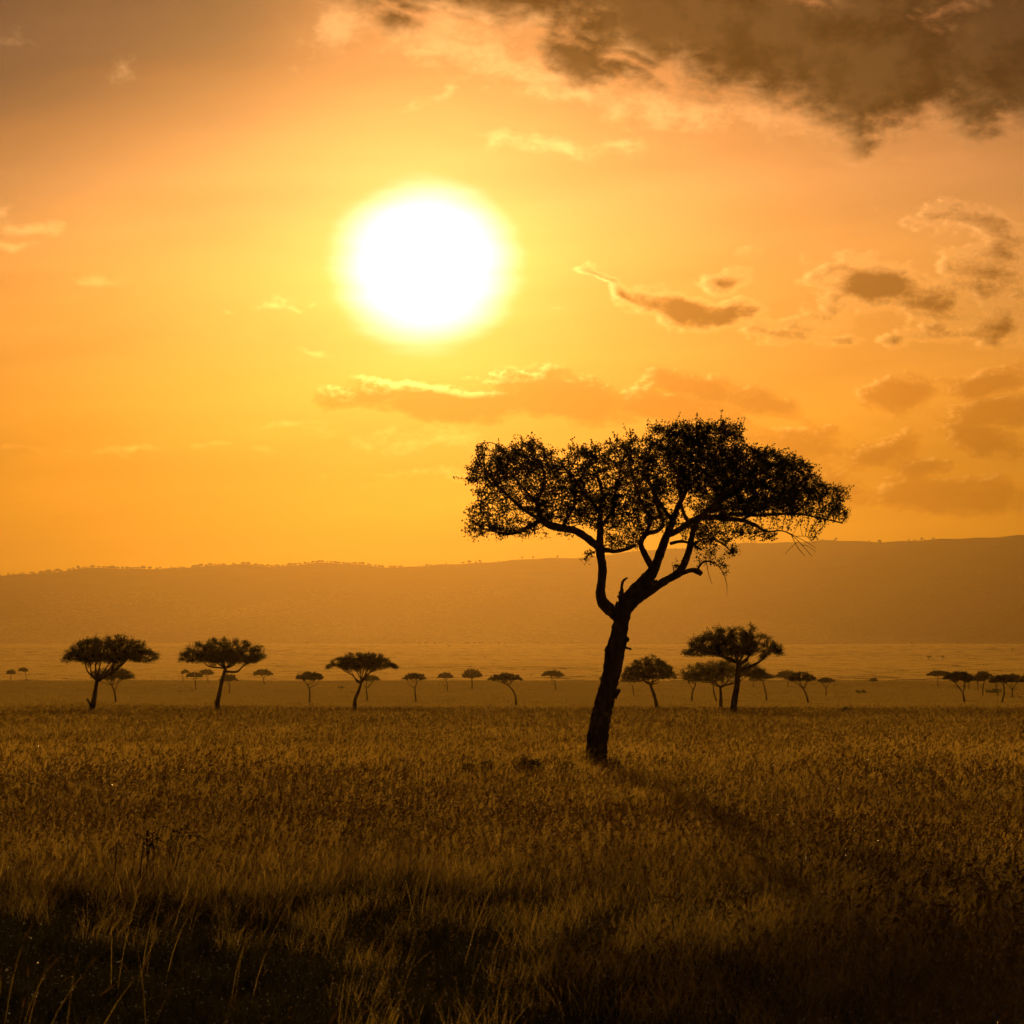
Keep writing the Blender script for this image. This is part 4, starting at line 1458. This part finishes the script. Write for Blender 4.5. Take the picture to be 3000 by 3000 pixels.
# near: single tufts one can almost pick apart
near_src = [tuft('g', 10 + k, 70, 0.32, 0.30, 0.64, 0.0040, 4, 7, [M_grass, M_dew, M_drop], 0, drops=6) for k in range(4)]
near_src += [tuft('g', 20 + k, 60, 0.30, 0.30, 0.62, 0.0040, 4, 6, [M_grass, M_dew, M_drop], 1, drops=6) for k in range(2)]
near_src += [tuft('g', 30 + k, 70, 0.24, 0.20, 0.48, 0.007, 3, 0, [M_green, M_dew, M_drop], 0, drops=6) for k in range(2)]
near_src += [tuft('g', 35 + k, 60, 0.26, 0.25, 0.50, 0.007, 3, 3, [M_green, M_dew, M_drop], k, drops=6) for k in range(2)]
near_src += [tuft('g', 130 + k, 0, 0.10, 0.4, 0.58, 0.0055, 4, 3, [M_grass, M_dew, M_drop], 1) for k in range(2)]
xs, ys = wedge(13500, 9.0, 62.0, 1.55)
pts, rots, scls, idx = [], [], [], []
for x, y in zip(xs, ys):
    g = patchy(x, y, 6.0)
    s_ = 0.95 + 0.25 * g
    if rnd.random() < (y - 36) / 24.0:
        continue
    k = rnd.choice([0, 1, 2, 3, 4, 5])
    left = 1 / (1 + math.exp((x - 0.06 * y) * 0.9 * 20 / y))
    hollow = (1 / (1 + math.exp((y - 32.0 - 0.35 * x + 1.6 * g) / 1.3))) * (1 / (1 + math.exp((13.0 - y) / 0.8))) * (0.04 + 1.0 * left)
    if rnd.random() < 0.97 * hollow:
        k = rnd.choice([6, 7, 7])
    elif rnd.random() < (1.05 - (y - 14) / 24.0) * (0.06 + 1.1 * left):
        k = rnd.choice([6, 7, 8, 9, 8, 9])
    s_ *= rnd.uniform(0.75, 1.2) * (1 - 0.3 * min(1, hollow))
    if y < 40 and rnd.random() < 0.045 * (1.3 - left):
        k = rnd.choice([10, 11])
        s_ = rnd.uniform(0.9, 1.35)
    pts.append((x, y, ground_z(x, y) - 0.02))
    rots.append((0, 0, rnd.gauss(0, 0.9)))
    scls.append((s_ * 1.15, s_ * 1.15, s_))
    idx.append(k)
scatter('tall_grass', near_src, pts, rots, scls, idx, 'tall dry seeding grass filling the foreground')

# middle: broader tufts up to and beyond the big tree
mid_src = [tuft('g', 40 + k, 110, 0.9, 0.32, 0.60, 0.0085, 3, 10, [M_mid, M_dew, M_drop], k % 2, drops=3) for k in range(5)]
xs, ys = wedge(16000, 32.0, 330.0, 1.0)
pts, rots, scls, idx = [], [], [], []
for x, y in zip(xs, ys):
    g = patchy(x, y, 16.0)
    s_ = (0.95 + (0.18 - 0.10 * min(1, y / 200)) * g) * rnd.uniform(0.82, 1.12)
    wd = 1.0 + y / 190.0
    if rnd.random() > (y - 30) / 22.0:
        continue
    if rnd.random() < (y - 110) / 200.0:
        continue
    pts.append((x, y, ground_z(x, y) - 0.03))
    rots.append((0, 0, rnd.gauss(0, 0.9)))
    scls.append((s_ * wd, s_ * wd, s_ * 0.92))
    idx.append(rnd.randrange(5))
scatter('meadow_grass', mid_src, pts, rots, scls, idx, 'dry golden grass round the big acacia and the near row of trees')

# far: swathes to the edge of the rise
far_src = [tuft('g', 60 + k, 130, 2.6, 0.25, 0.60, 0.07, 2, 0, [M_grass_far], 0) for k in range(5)]
xs, ys = wedge(60000, 85.0, 1330.0, 0.95, 0.20, 8)
pts, rots, scls, idx = [], [], [], []
for x, y in zip(xs, ys):
    s_ = (0.95 + 0.25 * patchy(x, y, 70.0)) * rnd.uniform(0.7, 1.15)
    wd = 0.7 + y / 600.0
    if y < 250 and rnd.random() > (y - 60) / 190.0:
        continue
    pts.append((x, y, ground_z(x, y) - 0.05))
    rots.append((0, 0, rnd.uniform(0, 6.28)))
    scls.append((wd, wd, s_))
    idx.append(rnd.randrange(5))
scatter('plain_grass', far_src, pts, rots, scls, idx, 'smooth golden grass of the plain under the small acacias')

# the hazy plain beyond the rise, and hill foot: grass paled to imitate mist
val_src = [tuft('g', 80 + k, 110, 14.0, 0.5, 0.9, 1.0, 2, 0, [M_mist_grass], 0) for k in range(4)]
pts, rots, scls, idx = [], [], [], []
xs, ys = wedge(36000, 2850.0, 8100.0, 1.2, 0.20, 60)
for x, y in zip(xs, ys):
    if patchy(x, y, 420.0) < -0.55 and rnd.random() < 0.6:
        continue
    pts.append((x, y, ground_z(x, y) - 0.1))
    rots.append((0, 0, rnd.uniform(0, 6.28)))
    scls.append((1, 1, rnd.uniform(0.7, 1.1)))
    idx.append(rnd.randrange(4))
scatter('valley_grass', val_src, pts, rots, scls, idx, 'grass coloured pale as mist on the distant plain below the hills')
hil_src = [tuft('g', 90 + k, 26, 5.0, 0.8, 1.4, 1.3, 2, 0, [M_mist_grass], 0) for k in range(4)]
pts, rots, scls, idx = [], [], [], []
for x, y in zip(nrng.uniform(-2400, 2400, 60000), nrng.uniform(7960, 10000, 60000)):
    t = (y - 7960) / 2040.0
    if rnd.random() < t + 0.25 * patchy(x, y, 160.0):  # pale grass added here fades uphill, imitating mist round the hill foot
        continue
    pts.append((x, y, hill_z(x, y) - 0.15))
    rots.append((0, 0, rnd.uniform(0, 6.28)))
    scls.append((1, 1, rnd.uniform(0.7, 1.1)))
    idx.append(rnd.randrange(4))
scatter('hillside_grass', hil_src, pts, rots, scls, idx, 'grass coloured pale as mist, thinning out up the lower slope of the hazy ridge')

# a tuft of dark drooping seed stalks, left foreground
yd = 33.5
root = empty('seeding_grass_tuft', Vector((at(480, 2600, yd).x, yd, ground_z(at(480, 2600, yd).x, yd))))
tag(root, 'tuft of tall dark drooping seed stalks standing out of the left foreground grass', 'grass tuft')
rl = random.Random(77)
for k in range(14):
    tipx, tipy = (rl.uniform(430, 625), rl.uniform(2432, 2500)) if k > 2 else (rl.uniform(320, 470), rl.uniform(2440, 2500))
    e = at(tipx, tipy, yd + rl.uniform(-0.4, 0.4)) - root.location
    s0 = Vector((e.x * 0.55 - 0.18 + rl.uniform(-0.15, 0.15), e.y, -0.05))
    c1 = Vector((s0.x * 0.45 + e.x * 0.55 - 0.03, e.y, e.z * 1.04))
    pp, rr_ = smooth_path([s0, s0.lerp(c1, 0.6) + Vector((0, 0, 0.05)), c1 + Vector((0, 0, 0.03)), e], [0.006, 0.005, 0.004, 0.002], 6)
    V_, F_, T_ = [], [], []
    tube(V_, F_, pp, rr_, 4)
    stalk = obj('stalk', V_, F_, M_dark, root)
    V_, F_ = [], []
    for p in pp[8:]:
        for _ in range(2):
            spindle(V_, F_, T_, p, Vector((rl.uniform(-0.3, 1), rl.uniform(-0.5, 0.5), rl.uniform(-0.6, 0.6))), rl.uniform(0.025, 0.045), 0.0045)
    obj('seed_head', V_, F_, M_dark, stalk)

# ------------------------------------------------------------------ haze
m, nt = mat('evening_haze')
pv = nd(nt, 'ShaderNodeVolumePrincipled')
pv.inputs['Color'].default_value = (0.083, 0.0515, 0.0245, 1)
pv.inputs['Density'].default_value = 0.95e-4
pv.inputs['Anisotropy'].default_value = 0.82
o_ = nd(nt, 'ShaderNodeOutputMaterial')
nt.links.new(pv.outputs[0], o_.inputs['Volume'])
X, Y0, Y1, Z0, Z1 = 6200, -320, 12300, -70, 398
hv = [(sx_ * X, y, z) for z in (Z0, Z1) for (sx_, y) in ((-1, Y0), (1, Y0), (1, Y1), (-1, Y1))]
hz = obj('haze', hv, [(3, 2, 1, 0), (4, 5, 6, 7), (0, 1, 5, 4), (1, 2, 6, 5), (2, 3, 7, 6), (3, 0, 4, 7)], m)
tag(hz, 'warm evening haze lying over the whole plain', 'haze', kind='stuff')
